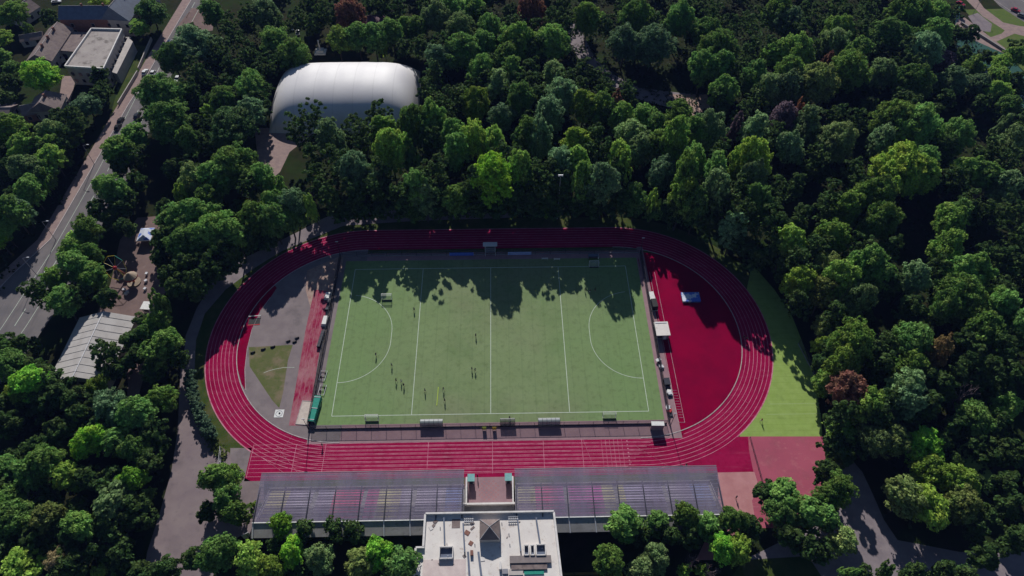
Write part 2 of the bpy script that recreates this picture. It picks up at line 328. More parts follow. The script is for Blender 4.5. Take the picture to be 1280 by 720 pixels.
# canal and embankment streets, top right corner
sheet('canal', [(1200,-30),(1194,30),(1196,60),(1215,95),(1260,130),(1300,140),(1300,110),(1257,68),(1200,36)], Z2, 'water')
sheet('embankment_lawn', [(1205,12),(1300,10),(1300,108),(1252,62)], Z1, 'park')
sheet('quay_walk', [(1190,38),(1198,24),(1206,22),(1256,60),(1262,70)], Z3, 'pave')
mb = MB(); a, b = at(1200, 30), at(1256, 66)
q = Vector((b.x-a.x, b.y-a.y, 0)).normalized(); nn = Vector((-q.y, q.x, 0))
mb.prism([(a.x, a.y), (b.x, b.y), (b.x+nn.x*.6, b.y+nn.y*.6), (a.x+nn.x*.6, a.y+nn.y*.6)], 0, 1.1)
tag(mb.build('quay_wall', 'concrete'), 'low pale stone quay wall along the green canal', 'wall')
sheet('embankment_path', [(1196,-12),(1214,-12),(1230,10),(1254,28),(1272,32),(1300,36),(1300,50),(1268,42),(1236,56),(1228,50),(1252,42),(1256,38),(1228,20),(1212,4)], Z4, 'pave')
sheet('lawn_bed', [(1210,20),(1222,16),(1240,30),(1238,40),(1222,38)], Z3, 'path')
sheet('embankment_road', [(1222,-20),(1250,8),(1290,34),(1330,52),(1340,10),(1290,-30)], Z2, 'road')
mb = MB()
for p_, q_ in (((1222,-14),(1300,38)), ((1250,-16),(1310,20))):
    a, b = at(*p_), at(*q_); mb.poly([(a.x, a.y-.3), (b.x, b.y-.3), (b.x, b.y+.3), (a.x, a.y+.3)], Z6)
mb.build('embankment_kerb', 'kerb')['kind'] = 'structure'

# ------------------------------------------------------------------ running track
ring('running_track', RI, RO_, Z2, 'track')
# sprint straight run-outs
sheet('sprint_runout', [(-66.5,-36.2),(-66.5,-46.6),(-60,-46.6),(-20,-46.6),(20,-46.6),(71.6,-46.4),(71.9,-40),(72.6,-36.0),(30,-36.0),(-30,-36.0)], Z3, 'track', px=False)
mb = MB()
def ringline(mb, r, w, z):
    a = stadium(r-w/2, n=64); b = stadium(r+w/2, n=64); n = len(a)
    for i in range(n): j = (i+1) % n; mb.poly([a[i], b[i], b[j], a[j]], z)
for k in range(1, NL+1): ringline(mb, RI+LW*k-(0.05 if k == NL else 0), .13, Z4)
for k in range(0, 9): mb.poly([(-66.2, -36.1-k*1.16-.05), (46-k*1.2, -36.1-k*1.16-.05), (46-k*1.2, -36.1-k*1.16+.05), (-66.2, -36.1-k*1.16+.05)], Z5)
# cross marks
def xline(x, w=.12, y0=-45.6, y1=-36): mb.poly([(x-w/2, y0), (x+w/2, y0), (x+w/2, y1), (x-w/2, y1)], Z6)
for x in (-66.1, -54.2, -46, -17.4, 0.5, 14.7, 25.5): xline(x)
for i in range(6): xline(31.0+i*1.15, .07)
for i in range(8): mb.box((38.2, -36.7-i*1.16, Z6), (.35, .35, .004))
for s_, e_ in (((-60, -36.2), (-52, -45)), ((-66, -38), (-55, -45.2)), ((26, -36.2), (28.5, -45.5)), ((40, -38), (50, -45.4))):
    mb.tube((*s_, Z6-.03), (*e_, Z6-.03), .06, 4)
for ang, r0, r1, sd in ((-62, 0, 1, 1), (-50, 2, 3, 1), (-38, 3, 5, 1), (-20, 5, 6, 1), (-40, 0, 8, -1), (-68, 0, 8, -1), (-25, 4, 6, 1)):
    t = R_(ang); d = Vector((math.cos(t)*sd, math.sin(t), 0)); c = Vector((42.3*sd, .2, Z6-.03))
    mb.tube(c+d*(RI+LW*r0), c+d*(RI+LW*r1), .06, 4)
mb.build('lane_lines', 'laneline')['kind'] = 'structure'
# raised inner kerb of the bends
mb = MB()
for (i0, i1) in ((0, 49), (49, 98)):
    a = stadium(RI-.12); b = stadium(RI+.10)
    for i in range(i0, i1-1): mb.prism([a[i], b[i], b[i+1], a[i+1]], 0, .09)
mb.build('track_kerb', 'kerb')['kind'] = 'structure'
ring('outer_border', RO_, RO_+.2, Z2+.001, 'laneline')
# infield
def clipped(xmin, xmax, r=RI-.12):
    return [p for p in stadium(r, n=64) if xmin <= p[0] <= xmax]
pr = clipped(57.2, 99); sheet('red_infield', [(53.2, -36)]+[(53.3,-33.8)]*0+pr+[(51.0, 33.9), (50.4, 30)], Z4, 'track_red', px=False)
pl = clipped(-99, -42); sheet('grey_infield', pl+[(-50, -35.6)]*0, Z4, 'greyasph', px=False)
sheet('verge', [(-51.5,-36.1),(-51.5,-30.4),(-50,-27),(-50,33.5),(-51.5,34.5),(51.8,34.5),(51.8,31),(53.6,-36.1)], Z3, 'verge', px=False)
sheet('east_service_strip', [(50.6,36),(52.6,36),(53.0,12),(53.9,-33.5),(54.0,-36.1),(50.8,-36.1)], Z5, 'verge', px=False)
# left infield pieces
sheet('worn_ground', [(384,338),(430,318),(428,333),(413,362),(402,400),(392,440),(386,440),(392,400),(382,362)], Z6, 'sand')
sheet('javelin_runway', [(393,362),(412,364),(404,410),(396,460),(389,510),(386,532),(361,532),(372,470),(382,412)], Z6+.004, 'runway')
mb = MB()
for k in (.25, .5, .75):
    a = at(393+19*k, 364); b = at(362+23*k, 528); mb.tube((a.x, a.y, .0), (b.x, b.y, .0), .06, 4)
o = mb.build('runway_lines', 'laneline'); o['kind'] = 'structure'; o.location.z = .02
sheet('throwing_sector', [(311,434),(366,431),(360,450),(354,490),(349,510),(340,500),(312,458)], Z6, 'dryinfield')
mb = MB(); c = at(349, 517)
for i in range(10):
    t0, t1 = R_(84+i*3.4), R_(84+(i+1)*3.4); r = 15.5
    mb.poly([(c.x+r*math.cos(t0), c.y+r*math.sin(t0)), (c.x+(r+.12)*math.cos(t0), c.y+(r+.12)*math.sin(t0)), (c.x+(r+.12)*math.cos(t1), c.y+(r+.12)*math.sin(t1)), (c.x+r*math.cos(t1), c.y+r*math.sin(t1))], .03)
mb.build('sector_arc', 'line')['kind'] = 'structure'
ci = thing('throwing_circle', 'square white concrete throwing circle at the tip of the grass sector', 'throwing circle', (c.x, c.y, .02))
MB().box((0, 0, .03), (2.6, 2.5, .06)).build('slab', 'white', ci)
mb = MB()
for i in range(20):
    a, b = 2*math.pi*i/20, 2*math.pi*(i+1)/20; mb.prism([(math.cos(a)*1.0, math.sin(a)*1.0), (math.cos(b)*1.0, math.sin(b)*1.0), (math.cos(b)*.85, math.sin(b)*.85), (math.cos(a)*.85, math.sin(a)*.85)], .05, .09)
mb.build('rim', 'steel', ci)
mb = MB(); mb.ball((.1, .1, .14), .28, sc=(1, 1, .3)); mb.build('worn_patch', 'black', ci)
# red steeplechase wedge between bend and infield (left)
wed = [(338,372),(326,388),(315,412),(309,436),(306,462),(307,488),(302,480),(297,462),(296,448),(297,430),(300,410),(307,392),(318,374),(330,360),(340,352),(346,360)]
sheet('steeplechase_red', wed, Z5, 'track_red')
mb = MB()
e = wed[:6]
for a, b in zip(e[:-1], e[1:]):
    A, B = at(*a), at(*b); mb.tube((A.x, A.y, 0), (B.x, B.y, 0), .12, 4)
o = mb.build('wedge_kerb', 'kerb'); o['kind'] = 'structure'
# right infield lines
mb = MB()
for a, b in (((812,340),(848,528)), ((818,340),(856,528)), ((848,528),(856,528))):
    A, B = at(*a), at(*b); mb.tube((A.x, A.y, 0), (B.x, B.y, 0), .06, 4)
for i in range(11):
    A, B = at(848.2+i*.9-8, 488+i*3.4), at(852.7+i*.9-8+1, 488+i*3.4); mb.tube((A.x, A.y, 0), (B.x, B.y, 0), .05, 4)
o = mb.build('runway_marks', 'laneline2'); o['kind'] = 'structure'; o.location.z = .02
# hockey pitch
sheet('hockey_pitch', [(-50.0,-30.3),(49.8,-30.3),(49.9,31.2),(-49.2,31.2)], Z5, 'turf', px=False)
mb = MB(); zl = Z6+.006
def ln(a, b, w=.18):
    A, B = Vector(a), Vector(b); d = (B-A).normalized(); n = Vector((-d.y, d.x))*w/2
    mb.poly([(A+n)[:], (B+n)[:], (B-n)[:], (A-n)[:]], zl)
ln((-45.7,-27.5),(45.7,-27.5)); ln((-45.7,27.5),(45.7,27.5)); zl += .002
ln((-45.7,-27.4),(-45.7,27.4)); ln((45.7,-27.4),(45.7,27.4)); ln((0,-27.4),(0,27.4)); ln((-22.8,-27.4),(-22.8,27.4)); ln((22.8,-27.4),(22.8,27.4))
zl += .002
for s_ in (-1, 1):
    prev = None
    pts = [(45.6, -16.46)]+[(45.7-14.63*math.cos(R_(t)), -1.83-14.63*math.sin(R_(t))) for t in range(86, -1, -4)]+[(45.7-14.63*math.cos(R_(t)), 1.83+14.63*math.sin(R_(t))) for t in range(0, 87, 4)]
    for p, q in zip(pts[:-1], pts[1:]): ln((p[0]*s_, p[1]), (q[0]*s_, q[1]), .16)
mb.build('pitch_lines', 'line')['kind'] = 'structure'
# plaza between the stands
sheet('tunnel_plaza', [(-7.0,-46.2),(6.3,-46.2),(6.3,-55.0),(-7.0,-55.0)], Z2+.001, 'verge', px=False)
mb = MB()
for i in range(9):
    for j in range(9):
        if (i+j) % 2 == 0:
            cx, cy = -.5+(i-4)*.62, -50.3+(j-4)*.62
            if abs(i-4)+abs(j-4) <= 6: mb.poly([(cx-.3, cy), (cx, cy-.3), (cx+.3, cy), (cx, cy+.3)], Z4)
mb.build('plaza_tiles', 'tilered')['kind'] = 'structure'
# ------------------------------------------------------------------ grandstands
def stand_roof_mat():
    m = mat('grey_violet_polycarbonate_roof', (.24, .20, .30), .45, (.20, .18, .26), .3, 4, alpha=.5)
    blotch(m, (.10, .09, .11), .7, .54, .72, .6, 9, (1, .3, 1)); nt = m.node_tree; mx = [n for n in nt.nodes if n.type == 'MIX_SHADER'][0]
    blotch(m, (.30, .27, .34), .25, .45, .7, .7, 4, (1, .15, 1))
    n = nt.nodes.new('ShaderNodeTexNoise'); n.inputs['Scale'].default_value = .2
    tc = nt.nodes.new('ShaderNodeTexCoord'); mp = nt.nodes.new('ShaderNodeMapping'); mp.inputs['Scale'].default_value = (1, .1, 1)
    mr = nt.nodes.new('ShaderNodeMapRange'); mr.inputs['From Min'].default_value = .35; mr.inputs['From Max'].default_value = .65; mr.inputs['To Min'].default_value = .32; mr.inputs['To Max'].default_value = .58
    nt.links.new(tc.outputs['Object'], mp.inputs[0]); nt.links.new(mp.outputs[0], n.inputs['Vector']); nt.links.new(n.outputs['Fac'], mr.inputs['Value']); nt.links.new(mr.outputs[0], mx.inputs[0])
    return m
M['standroof'] = stand_roof_mat()
def seat_mat():
    m = mat('stand_seat_plastic', (.3, .2, .4), .6); nt = m.node_tree; b = nt.nodes['Principled BSDF']
    tc = nt.nodes.new('ShaderNodeTexCoord'); mp = nt.nodes.new('ShaderNodeMapping'); mp.inputs['Scale'].default_value = (.17, .05, 0)
    w = nt.nodes.new('ShaderNodeTexWhiteNoise'); w.noise_dimensions = '2D'
    fl = nt.nodes.new('ShaderNodeVectorMath'); fl.operation = 'FLOOR'
    r = nt.nodes.new('ShaderNodeValToRGB'); r.color_ramp.interpolation = 'CONSTANT'
    cols = [(.52, .06, .22), (.36, .32, .46), (.48, .10, .36), (.48, .44, .24), (.20, .26, .50), (.46, .10, .30), (.40, .36, .46), (.58, .05, .18)]
    els = r.color_ramp.elements
    els[0].color = (*cols[0], 1); els[0].position = 0; els[1].position = 1/8; els[1].color = (*cols[1], 1)
    for i in range(2, 8): e = els.new(i/8); e.color = (*cols[i], 1)
    nt.links.new(tc.outputs['Object'], mp.inputs[0]); nt.links.new(mp.outputs[0], fl.inputs[0]); nt.links.new(fl.outputs[0], w.inputs[0]); nt.links.new(w.outputs[0], r.inputs[0]); nt.links.new(r.outputs[0], b.inputs['Base Color'])
    return m
M['seat'] = seat_mat()
def stand(x0, x1, label, gaps):
    t = thing('grandstand', label, 'grandstand', (0, 0, 0))
    yf, yb, zf, zb = -48.2, -60.6, 8.6, 7.7
    # stepped terrace
    mb = MB(); n = 12; dy = 10.6/n
    for i in range(n): mb.box(((x0+x1)/2, -49.6-dy*(i+.5), (1.0+i*.42)/2), (x1-x0-.6, dy, 1.0+i*.42))
    mb.build('terrace', 'concrete', t)
    for i in range(n-1):
        y = -49.6-dy*(i+.62); z = 1.0+i*.42; gs = [x0+.4]+list(gaps)+[x1-.4]
        for g0, g1 in zip(gs[:-1], gs[1:]):
            mb = MB(); x = g0+.8
            while x < g1-.6: mb.box((x, y, z+.22), (.50, .50, .10)); mb.box((x, y-.22, z+.42), (.50, .06, .36)); x += .52
            mb.build('seat_row', 'seat', t)
    nb = int(round((x1-x0)/6.6)); bx = [x0+.3+(x1-x0-.6)*i/nb for i in range(nb+1)]
    for x in bx:
        mb = MB(); mb.tube((x, yb+.5, 0), (x, yb+.3, zb-.15), .22, 6); mb.build('column', 'palesteel', t)
        mb = MB(); mb.box((x, (yf-3.5+yb)/2, 8.0), (.22, abs(yb-yf)-3.5, .55)); mb.build('roof_beam', 'darksteel', t)
        mb = MB(); mb.tube((x, yb-.1, zb+.1), (x+.2, yb-3.6, zb-1.1), .16, 6); mb.build('brace', 'palesteel', t)
    for i in range(12):
        f = (i+.5)/12; y = yf+(yb-yf)*f; z = zf+(zb-zf)*f+.10
        mb = MB(); mb.box(((x0+x1)/2, y, z-.18), (x1-x0-.1, .12, .12)); mb.build('purlin', 'steel', t)
    mb = MB()
    mb.add([(x0, yf, zf), (x1, yf, zf), (x1, yb, zb), (x0, yb, zb), (x0, yf, zf+.04), (x1, yf, zf+.04), (x1, yb, zb+.04), (x0, yb, zb+.04)], [(0,1,2,3),(7,6,5,4),(0,4,5,1),(1,5,6,2),(2,6,7,3),(3,7,4,0)])
    mb.build('roof', 'standroof', t)
    mb = MB(); mb.box(((x0+x1)/2, yb-.12, zb+.06), (x1-x0, .22, .22)); mb.build('gutter', 'white', t)
    mb = MB(); mb.box(((x0+x1)/2, yf+.05, zf+.02), (x1-x0, .10, .14)); mb.build('fascia', 'steel', t)
    mb = MB(); mb.add([(x0, yb-.05, zb-.1), (x1, yb-.05, zb-.1), (x1, yb-3.4, zb-1.3), (x0, yb-3.4, zb-1.3), (x0, yb-.05, zb-.2), (x1, yb-.05, zb-.2), (x1, yb-3.4, zb-1.4), (x0, yb-3.4, zb-1.4)], [(3,2,1,0),(4,5,6,7),(0,1,5,4),(1,2,6,5),(2,3,7,6),(3,0,4,7)])
    mb.build('rear_canopy', 'concrete', t)
    mb = MB(); mb.box(((x0+x1)/2, yb+.2, 3.4), (x1-x0-.4, .3, 6.8)); rw = mb.build('rear_wall', 'wallpale', t)
    for i in range(nb):
        xm = (bx[i]+bx[i+1])/2
        MB().box((xm, yb+.02, 4.4), (4.2, .10, 1.4)).build('window', 'glassdark', rw)
    MB().box(((x0+x1)/2, -49.3, .8), (x1-x0-.6, .2, 1.6)).build('front_wall', 'concrete', t)
    for x in (x0+.15, x1-.15):
        mb = MB(); mb.add([(x, -49.6, 0), (x, -60.2, 0), (x, -60.2, 6.6), (x, -49.6, 1.2), (x+.15, -49.6, 0), (x+.15, -60.2, 0), (x+.15, -60.2, 6.6), (x+.15, -49.6, 1.2)], [(0,1,2,3),(7,6,5,4),(0,4,5,1),(1,5,6,2),(2,6,7,3),(3,7,4,0)])
        mb.build('side_wall', 'concrete', t)
stand(-59.0, -6.7, 'grandstand with long translucent grey violet roof, left of the tunnel plaza', (-46, -33, -20))
stand(6.35, 59.0, 'grandstand with long translucent grey violet roof, right of the tunnel plaza', (20, 33, 46))

# ------------------------------------------------------------------ clubhouse
t = thing('clubhouse', 'flat roofed pale clubhouse with parapets behind the two grandstands', 'building')
ZR = 8.0
outl = [(-16.2, -59.4), (16.1, -59.4), (17.0, -75), (18.6, -105), (-19.5, -105), (-18.0, -75), (-18.0, -67.6), (-16.2, -67.6)]
MB().prism(outl, 0, ZR).build('wall', 'wallpale', t)
rf = MB().poly(outl, ZR+.01).build('roof', 'roofwhite', t)
mb = MB()
def par(mb, a, b, w=.5, z0=ZR, z1=ZR+.9):
    A, B = Vector(a), Vector(b); d = (B-A).normalized(); n = Vector((-d.y, d.x))*w/2
    mb.prism([(A+n)[:], (B+n)[:], (B-n)[:], (A-n)[:]], z0, z1)
par(mb, (-16.0, -59.5), (15.9, -59.5), .4, ZR, ZR+1.0)
par(mb, (-16.1, -59.7), (-16.1, -67.5), .5); par(mb, (-17.9, -67.7), (-15.8, -67.7), .4, ZR, ZR+.85); par(mb, (-17.9, -67.9), (-17.9, -75)); par(mb, (-17.9, -75), (-19.3, -105))
par(mb, (15.9, -59.7), (16.8, -75)); par(mb, (16.8, -75), (18.4, -105))
mb.build('parapet', 'parapet', rf)
def rpx(px, py, z=ZR): p = at(px, py, z); return p.x, p.y
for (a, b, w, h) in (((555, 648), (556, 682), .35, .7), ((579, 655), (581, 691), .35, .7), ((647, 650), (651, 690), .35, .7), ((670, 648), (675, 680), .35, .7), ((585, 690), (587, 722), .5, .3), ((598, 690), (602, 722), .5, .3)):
    mb = MB(); par(mb, rpx(*a), rpx(*b), w, ZR, ZR+h); mb.build('shadow_toned_ridge', 'slate', rf)  # dark blue-grey colour paints in the shadow lines along the roof ridges
def well(px0, py0, px1, py1, name='light_well'):
    x0, y0 = rpx(px0, py0); x1, y1 = rpx(px1, py1)
    mb = MB()
    for a, b in (((x0, y0), (x1, y0)), ((x1, y0), (x1, y1)), ((x0, y1), (x1, y1)), ((x0, y0), (x0, y1))): par(mb, a, b, .22, ZR, ZR+1.0)
    w = mb.build(name, 'parapet', rf)
    MB().box(((x0+x1)/2, (y0+y1)/2, ZR+.08), (x1-x0-.3, abs(y1-y0)-.3, .12)).build('well_glass', 'slate', w)
well(550, 685, 566, 699); well(655, 683, 661, 695); well(663, 683, 668, 695); well(670, 682, 682, 695)
for (p0, p1) in (((580, 645), (592, 654)), ((635, 645), (648, 654))):
    x0, y0 = rpx(*p0); x1, y1 = rpx(*p1); mb = MB()
    for i in range(5): mb.box((x0+(x1-x0)*(i+.5)/5, (y0+y1)/2, ZR+.35), (.12, abs(y1-y0), .1))
    for i in range(3): mb.box(((x0+x1)/2, y0+(y1-y0)*(i+.5)/3, ZR+.45), (x1-x0, .12, .1))
    mb.build('roof_grating', 'palesteel', rf)
# pyramid rooflight
x0, y0 = rpx(600, 653); x1, y1 = rpx(625, 678); xc, yc = (x0+x1)/2, (y0+y1)/2; w = (x1-x0)/2; h = (y0-y1)/2
mb = MB(); mb.box((xc, yc, ZR+1.0), (2*w, 2*h, 2.0)); base = mb.build('rooflight_base', 'wallpale', rf)
mb = MB(); z = ZR+2.0
mb.add([(xc-w, yc-h, z), (xc+w, yc-h, z), (xc+w, yc+h, z), (xc-w, yc+h, z), (xc, yc, z+2.1)], [(0,1,4),(1,2,4),(2,3,4),(3,0,4)]); mb.build('pyramid_rooflight', 'oldroof', rf)
mb = MB()
for sx in (-1, 1):
    for sy in (-1, 1): mb.tube((xc+sx*w, yc+sy*h, z+.05), (xc, yc, z+2.15), .06, 4)
mb.build('rooflight_rib', 'palesteel', rf)
mb = MB(); mb.add([(xc-.9*w, yc+h, ZR+.1), (xc+.9*w, yc+h, ZR+.1), (xc, yc+h*.25, ZR+3.4), (xc-.9*w, yc+h+.2, ZR+2.6), (xc+.9*w, yc+h+.2, ZR+2.6)], [(3,2,4)])
# sheet metal patches and ducts
M['ductgrey'] = mat('weathered_duct_metal', (.26, .22, .22), .8, (.20, .17, .17), .8); M['pinkfelt'] = mat('pink_stained_felt', (.68, .58, .56), .9, (.58, .48, .47), .6, 6)
def slab(px0, py0, px1, py1, h, m_, name, z=ZR+.02):
    x0, y0 = rpx(px0, py0); x1, y1 = rpx(px1, py1)
    return MB().box(((x0+x1)/2, (y0+y1)/2, z+h/2), (abs(x1-x0), abs(y1-y0), h)).build(name, m_, rf)
slab(637, 696, 689, 704, .7, 'ductgrey', 'roof_duct'); slab(639, 704, 684, 712, .45, 'oldroof', 'metal_patch')
slab(565, 649, 575, 660, .04, 'oldroof', 'felt_patch'); slab(636, 712, 654, 719, .3, 'wallpale', 'roof_hatch'); slab(655, 711, 680, 718, .22, 'netgreen', 'roof_hatch')
slab(588, 689, 591.5, 695, .8, 'brick', 'chimney'); slab(624, 704, 627, 713, 1.2, 'parapet', 'vent_housing'); slab(628, 712, 635, 718, .6, 'steel', 'vent_housing')
slab(529, 700, 582, 724, .06, 'pinkfelt', 'pink_felt')
for i in range(9):
    px, py = 540+rng.random()*145, 652+rng.random()*55
    x, y = rpx(px, py); MB().tube((x, y, ZR), (x, y, ZR+.5), .09, 8).build('vent_pipe', 'palesteel', rf)
for i in range(26):
    px, py = 536+rng.random()*152, 650+rng.random()*62
    if 594 < px < 632 and py < 690: continue
    x, y = rpx(px, py); w = rng.uniform(.3, 1.1); MB().box((x, y, ZR+.06), (w, w*rng.uniform(.3, 1.2), .1), rng.uniform(0, 3)).build('roof_debris', ('oldroof', 'ductgrey', 'brick', 'parapet')[i % 4], rf)
# canopy bar and stairs in front of it
mb = MB(); mb.box((-.35, -55.4, 2.0), (13.4, .5, 4.0)); tag(mb.build('stair_wall', 'parapet'), 'low pale wall closing the tunnel plaza at the clubhouse front', 'wall')
MB().box((-.35, -57.3, 2.9), (13.2, 3.6, .3)).build('entrance_slab', 'concrete', t)
for x, s_ in ((-6.35, 'left'), (5.9, 'right')):
    tag(MB().box((x, -51.3, 1.4), (.35, 7.4, 2.8)).build('plaza_wall', 'parapet'), f'white side wall of the tunnel plaza on its {s_} edge', 'wall')
    sx = 1 if x < 0 else -1
    b = thing('turquoise_booth', f'small turquoise roofed booth at the {s_} front corner of the tunnel plaza', 'booth', (x+sx*1.15, -47.7, 0), 0, 'turquoise booths of the tunnel plaza')
    MB().box((0, 0, 1.15), (1.5, 1.7, 2.3)).build('wall', 'steel', b)
    MB().box((0, 0, 2.42), (1.9, 2.1, .16)).build('roof', 'cyan', b)
    MB().box((0, -.86, 1.0), (.8, .04, 1.9)).build('door', 'darksteel', b)

# ------------------------------------------------------------------ perimeter fences
def fence(name, label, a, b, h, step, m_board, board_h=.5, mesh_m='mesh', group=None, post_r=.06):
    A, B = Vector((*a, 0)), Vector((*b, 0)); d = B-A; L = d.length; rz = math.atan2(d.y, d.x); u = d.normalized()
    t = thing(name, label, 'fence', A[:], rz)
    n = int(round(L/step))
    for i in range(n+1):
        MB().tube((L*i/n, 0, 0), (L*i/n, 0, h+.05), post_r, 6).build('post', 'darksteel', t)
    MB().tube((0, 0, h), (L, 0, h), post_r*.9, 6).build('top_rail', 'darksteel', t)
    if board_h: MB().box((L/2, .1, board_h/2), (L, .08, board_h)).build('board', m_board, t)
    MB().box((L/2, 0, (h+board_h)/2), (L-.1, .015, h-board_h)).build('mesh_panel', mesh_m, t)
    return t
fence('pitch_fence', 'low dark fence along the pitch side nearest the grandstands', (-50.6, -31.7), (50.2, -31.7), 2.2, 4.2, 'darksteel')
fence('pitch_fence', 'dark mesh fence behind the left goal line of the green pitch', (-51.5, -31.6), (-51.1, 32.6), 3.0, 4.2, 'darksteel', .5, 'meshdark')
fence('pitch_fence', 'dark mesh fence behind the right goal line of the green pitch', (50.9, -31.6), (51.4, 32.6), 3.0, 4.2, 'darksteel', .5, 'meshdark')
fence('pitch_fence', 'shaded fence along the far side of the green pitch under the trees', (-50.8, 33.2), (51.0, 33.2), 2.6, 5.0, 'steel')
for x, y, w in ((-51.3, -32.2, 'front left'), (51.2, -32.3, 'front right'), (-51.3, 33.4, 'rear left'), (51.5, 33.4, 'rear right')):
    q = thing('corner_mast', f'slim dark mast at the {w} corner of the green pitch', 'mast', (x, y, 0), 0, 'masts at the pitch corners')
    MB().tube((0, 0, 0), (0, 0, 7.5), .10, 8, .06).build('pole', 'darksteel', q); MB().box((0, 0, 7.5), (.9, .15, .25)).build('lamp_head', 'palesteel', q)
# tall lamp mast behind the top fence whose shadow falls on the turf
q = thing('floodlight_mast', 'tall thin pale mast rising among the dark trees behind the top straight', 'mast', (23.9, 50.0, 0))
MB().tube((0, 0, 0), (0, 0, 21), .16, 8, .08).build('pole', 'palesteel', q)
mb = MB(); mb.box((0, 0, 21), (1.6, .2, .25)); mb.build('lamp_bar', 'palesteel', q)
for dx in (-.55, .55): MB().box((dx, -.15, 20.75), (.5, .3, .35)).build('lamp', 'white', q)

# ------------------------------------------------------------------ goals
def goal(px, py, w, label, face=1, z=0, h=2.14):
    p = at(px, py); d = 1.25
    g = thing('hockey_goal', label, 'goal', (p.x, p.y, 0), 0 if face == 1 else math.pi, 'hockey goals around the pitch')
    for s_ in (-1, 1):
        MB().box((s_*w/2, 0, h/2), (.10, .08, h)).build('goal_post', 'white', g)
        MB().box((s_*w/2, -d/2, .23), (.06, d, .46)).build('side_board', 'white', g)
        MB().tube((s_*w/2, 0, h), (s_*w/2, -.9, h-.05), .035, 5).build('top_stay', 'white', g)
        MB().tube((s_*w/2, -.9, h-.05), (s_*w/2, -d, .4), .035, 5).build('rear_stay', 'white', g)
    MB().box((0, 0, h-.04), (w, .09, .10)).build('crossbar', 'white', g)
    MB().box((0, -d, .23), (w, .06, .46)).build('backboard', 'darksteel', g)
    mb = MB(); mb.add([(-w/2, -.02, h), (w/2, -.02, h), (w/2, -.9, h-.05), (-w/2, -.9, h-.05), (-w/2, -d, .4), (w/2, -d, .4)], [(0,3,2,1),(3,4,5,2)])
    mb.add([(-w/2, -.02, .4), (-w/2, -.02, h), (-w/2, -.9, h-.05), (-w/2, -d, .4), (w/2, -.02, .4), (w/2, -.02, h), (w/2, -.9, h-.05), (w/2, -d, .4)], [(0,1,2,3),(7,6,5,4)])
    mb.build('net', 'goalnet', g)
M['goalnet'] = mat('pale_goal_net', (.5, .52, .5), .8, alpha=.32)
goal(465.5, 522.5, 3.7, 'white framed goal resting just outside the near sideline, left of the benches')
goal(761, 519, 3.7, 'white framed goal resting just outside the near sideline, right of the benches')
goal(484, 372, 3.2, 'white framed goal on the turf near the shadow edge beside the left circle')
goal(742, 331, 3.2, 'goal in tree shade on the far sideline near the right circle')

# ------------------------------------------------------------------ team shelters
def shelter(px, py, w, label, m_roof, d=1.9, h=2.2):
    p = at(px, py)
    s = thing('team_shelter', label, 'shelter', (p.x, p.y, 0), 0, 'team shelters on the near sideline')
    mb = MB(); n = 6
    prof = [(d/2*math.cos(R_(a)), h*.55+h*.45*math.sin(R_(a))) for a in range(20, 181, 20)]+[(-d/2, .1)]
    for (y0, z0), (y1, z1) in zip(prof[:-1], prof[1:]):
        mb.add([(-w/2, y0, z0), (w/2, y0, z0), (w/2, y1, z1), (-w/2, y1, z1), (-w/2, y0, z0+.04), (w/2, y0, z0+.04), (w/2, y1, z1+.04), (-w/2, y1, z1+.04)], [(0,1,2,3),(7,6,5,4)])
    mb.build('canopy', m_roof, s)
    k = max(3, int(w/1.1))
    for i in range(k+1):
        x = -w/2+w*i/k; mb = MB()
        for (y0, z0), (y1, z1) in zip(prof[:-1], prof[1:]): mb.tube((x, y0, z0+.05), (x, y1, z1+.05), .045, 4)
        mb.build('frame_rib', 'darksteel', s)
    MB().box((0, -.45, .45), (w-.4, .4, .06)).build('bench_seat', 'darksteel', s)
    MB().box((0, -.75, .22), (w-.4, .06, .44)).build('bench_leg', 'darksteel', s)
    MB().box((0, prof[0][0], prof[0][1]+.05), (w, .1, .1)).build('front_beam', 'white', s)
shelter(540, 531, 6.4, 'widest curved grey team shelter with a white front edge, left on the near sideline', 'glasspane')
shelter(634.5, 530, 4.2, 'shortest dark team shelter with pink bench edge at the halfway line', 'meshdark')
shelter(686, 529.5, 6.2, 'curved ribbed grey team shelter right of the halfway line', 'glasspane')
for px, c_, lab in ((605.5, 'lime', 'slim yellow board leaning on the near fence, left of the dark bench shelter'), (618, 'yellow', 'pale lime board on the near fence beside the dark bench shelter')):
    p = at(px, 537.5); b = thing('advert_board', lab, 'board', (p.x, p.y, 0)); MB().box((0, 0, 1.0), (1.1, .08, 1.6)).build('panel', c_, b)
    for s_ in (-1, 1): MB().box((s_*.5, 0, .6), (.07, .12, 1.2)).build('leg', 'darksteel', b)

# shelter with pale flat roof (right corner) and pale cabin (right side)
p = at(820, 535)
s = thing('flat_roof_shelter', 'small flat pale roofed shelter at the near right corner of the pitch', 'shelter', (p.x, p.y-.3, 0), -.03)
MB().box((0, .2, 2.9), (3.6, 1.3, .14)).build('roof', 'white', s); MB().box((0, -.4, 1.45), (3.5, .08, 2.8)).build('rear_wall', 'steel', s)
for sx in (-1, 1):
    for sy in (-.35, .75): MB().tube((sx*1.7, sy, 0), (sx*1.7, sy, 2.85), .06, 6).build('post', 'darksteel', s)
MB().box((0, .1, .5), (3, .4, .08)).build('bench_seat', 'darksteel', s)
p = at(827.5, 411, 2.7)
s = thing('pale_cabin', 'pale flat roofed cabin beside the pitch, right of the right circle', 'cabin', (p.x, p.y, 0), .02)
MB().box((0, 0, 1.35), (4.0, 4.4, 2.7)).build('wall', 'steel', s); rr = MB().box((0, 0, 2.78), (4.4, 5.2, .16)).build('roof', 'roofwhite', s)
